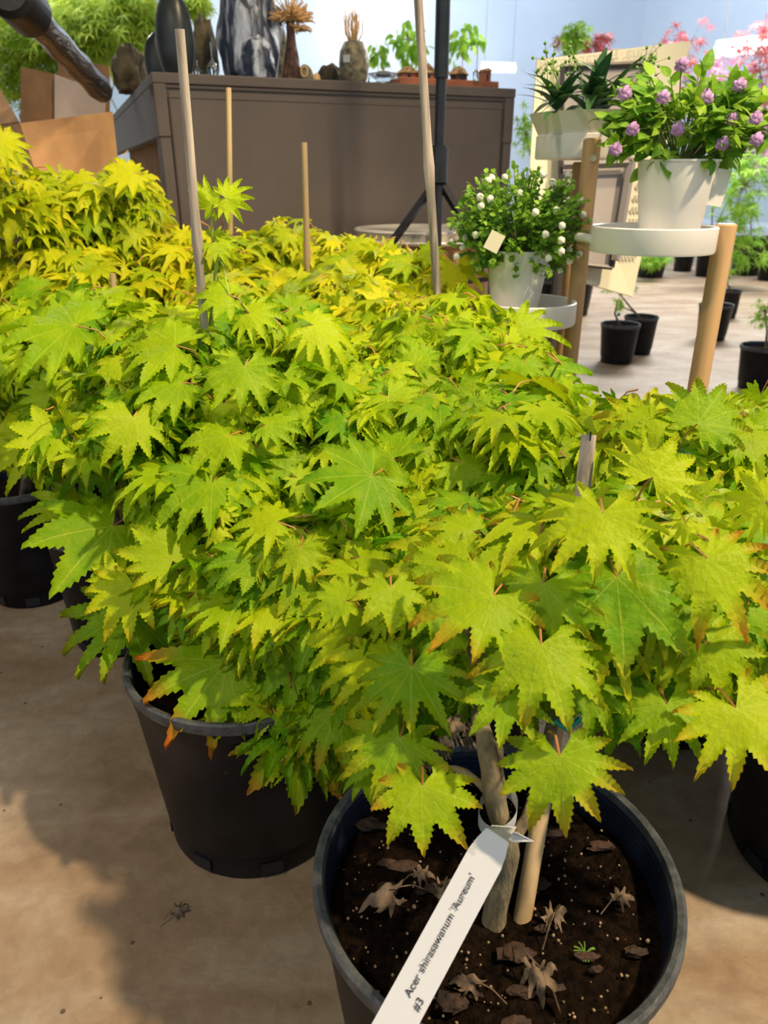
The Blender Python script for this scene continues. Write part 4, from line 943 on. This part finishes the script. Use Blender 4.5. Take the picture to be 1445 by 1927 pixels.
t = floor_pot(1158, 687, 72, 608, 'small black pot with a bare stem, nearest on the open floor', [(1162, 565, 8, 8, 0, .1)], 'leaf_lime', 30, seed=1)
b = MB(); q = atY(1164, 592, t.location.y - .02); b.box(q, (.016, .002, .016)); b.build('plant_tie', M['teal'], t, smooth=False)
floor_pot(1197, 669, 62, 594, 'small black pot just behind right of the bare-stem pot', [(1165, 575, 14, 8, 0, .3), (1160, 545, 40, 12, 0, .7)], 'leaf_lime', 50, seed=2)
floor_pot(1336, 642, 62, 572, 'black pot behind the right wooden post of the stand', [(1345, 530, 20, 15, 0, .5)], 'leaf_lime', 20, seed=3)
floor_pot(1368, 600, 34, 545, 'small black pot farther back right of the stand post', [(1370, 520, 14, 15, 0, .5)], 'leaf_lime', 20, seed=4)
floor_pot(1424, 738, 90, 650, 'black pot with a thin sapling at the right edge of the floor', [(1440, 590, 30, 35, 0, 1)], 'leaf_lime', 60, .03, seed=5)
FR = [(1222, 524, 58, 470, 'pot with a lime laceleaf maple left in the far row', [(1225, 485, 35, 22, -.3, 1)], 'leaf_lime', 90),
      (1283, 512, 40, 445, 'far-row pot with a dark red maple behind the stand tray', [(1290, 100, 48, 55, 0, 1.0), (1250, 100, 45, 20, 0, .3)], 'leaf_red', 55),
      (1325, 522, 42, 440, 'far-row pot with a tall pink and mauve maple', [(1340, 170, 50, 60, 0, 1), (1420, 270, 50, 60, 0, 1)], 'leaf_pink', 90),
      (1400, 520, 60, 445, 'far-row pot with a broad lime-green maple at right', [(1400, 350, 50, 75, -1., 1), (1390, 470, 55, 45, -1., .6)], 'leaf_lime', 160),
      (1450, 530, 60, 445, 'far-row pot with a red maple at the right edge', [(1425, 90, 45, 60, 0, 1), (1440, 200, 40, 60, 0, .7)], 'leaf_red', 60)]
for k, (px, py, w, yt, lab, cr, lm, cnt) in enumerate(FR): floor_pot(px, py, w, yt, lab, cr, lm, cnt, .09 if 'lace' not in lab else .08, FINE, 20+k)
# trees behind the sign and counter
def behind(label, px, Y, R, h, crown_px, lm, cnt, size, seed, tpl=FINE):
    q = atY(px, 300, Y); c = Vector((q.x, Y, 0)); s = proj(Vector((c.x, Y, 1)))[2]/F
    crown = [(atY(x, y, Y), (rx*s, rx*s*.8, ry*s), int(cnt*w)) for (x, y, rx, ry, w) in crown_px]
    small_tree(label, c, R, h, crown, 1, lm, size, tpl, seed)
behind('maple with pink-red top behind the cream sign', 1100, 5.5, .16, .3, [(1120, 88, 45, 28, 1), (1060, 75, 25, 12, .3)], 'leaf_red', 70, .06, 31)
behind('green-topped maple behind the left edge of the sign', 1075, 5.0, .16, .3, [(1085, 65, 30, 22, 1), (1075, 100, 30, 30, .5), (990, 250, 25, 60, .8)], 'leaf_lime', 70, .05, 32)
behind('green sapling behind the counter, left of the tripod pole', 760, 6.9, .16, .3, [(770, 75, 38, 32, 1), (775, 95, 30, 30, .6)], 'leaf_lime', 80, .07, 33, OVAL)
behind('short green sapling behind the counter near the stone vase', 710, 6.9, .16, .3, [(712, 100, 18, 26, 1)], 'leaf_lime', 40, .07, 34, OVAL)
behind('green sapling behind the counter, right of the tripod pole', 875, 6.9, .16, .3, [(870, 80, 34, 35, 1), (900, 75, 12, 12, .2)], 'leaf_lime', 70, .07, 35, OVAL)
behind('large feathery green maple behind the cardboard boxes', 120, 6.5, .25, .4, [(60, 60, 110, 60, 1), (190, 60, 100, 70, 1), (50, 150, 80, 60, .5), (250, 20, 60, 50, .4)], 'leaf_backlit', 800, .10, 36)
behind('second feathery green maple behind the tall black oval stone', 330, 7.2, .25, .4, [(370, 10, 25, 20, .5), (230, 90, 70, 50, 1), (130, 20, 100, 40, .6)], 'leaf_backlit', 240, .10, 37)

# purple iris at left edge
q = atY(10, 425, 1.7); t = thing('iris_flower', 'purple and white iris flower at the left edge among yellow leaves', 'flower', Vector((q.x, q.y, .3)))
fo = Foliage()
for k in range(7): a = k*.9; fo.add(OVAL[k % 4], q, Vector((math.cos(a), -.4, math.sin(a)*.7)), Vector((0, -1, .5)), .045, .5, 0, 1.6)
o = fo.build('petals', M['petal_p'], t)
b = MB(); b.tube([q, (q.x, q.y+.02, .28)], .003, 6); b.build('stem', M['twig'], t)

# ceiling tube lamps seen far off
def lampbar(px0, py0, px1, py1, Y, r, label):
    p0, p1 = atY(px0, py0, Y), atY(px1, py1, Y); t = thing('tube_lamp', label, 'lamp', p0.lerp(p1, .5))
    b = MB(); b.tube([p0, p1], r, 12); b.build('tube', M['lamp'], t)
    b = MB(); b.tube([p0 + Vector((0, 0, r*1.3)), p1 + Vector((0, 0, r*1.3))], r*.5, 8); b.build('housing', M['winframe'], t)
    for u in (.1, .9): q = p0.lerp(p1, u); b = MB(); b.tube([q + Vector((0, 0, r)), (q.x, q.y, 4)], .004, 6); b.build('hanger', M['frame_grey'], t)
lampbar(905, 128, 970, 130, 9.5, .035, 'white tube lamp hanging far back above the counter right end')
lampbar(1345, 98, 1470, 82, 8.0, .05, 'bright white tube lamp hanging before the right windows')
for o in bpy.data.objects:
    if '_loc' in o: del o['_loc']
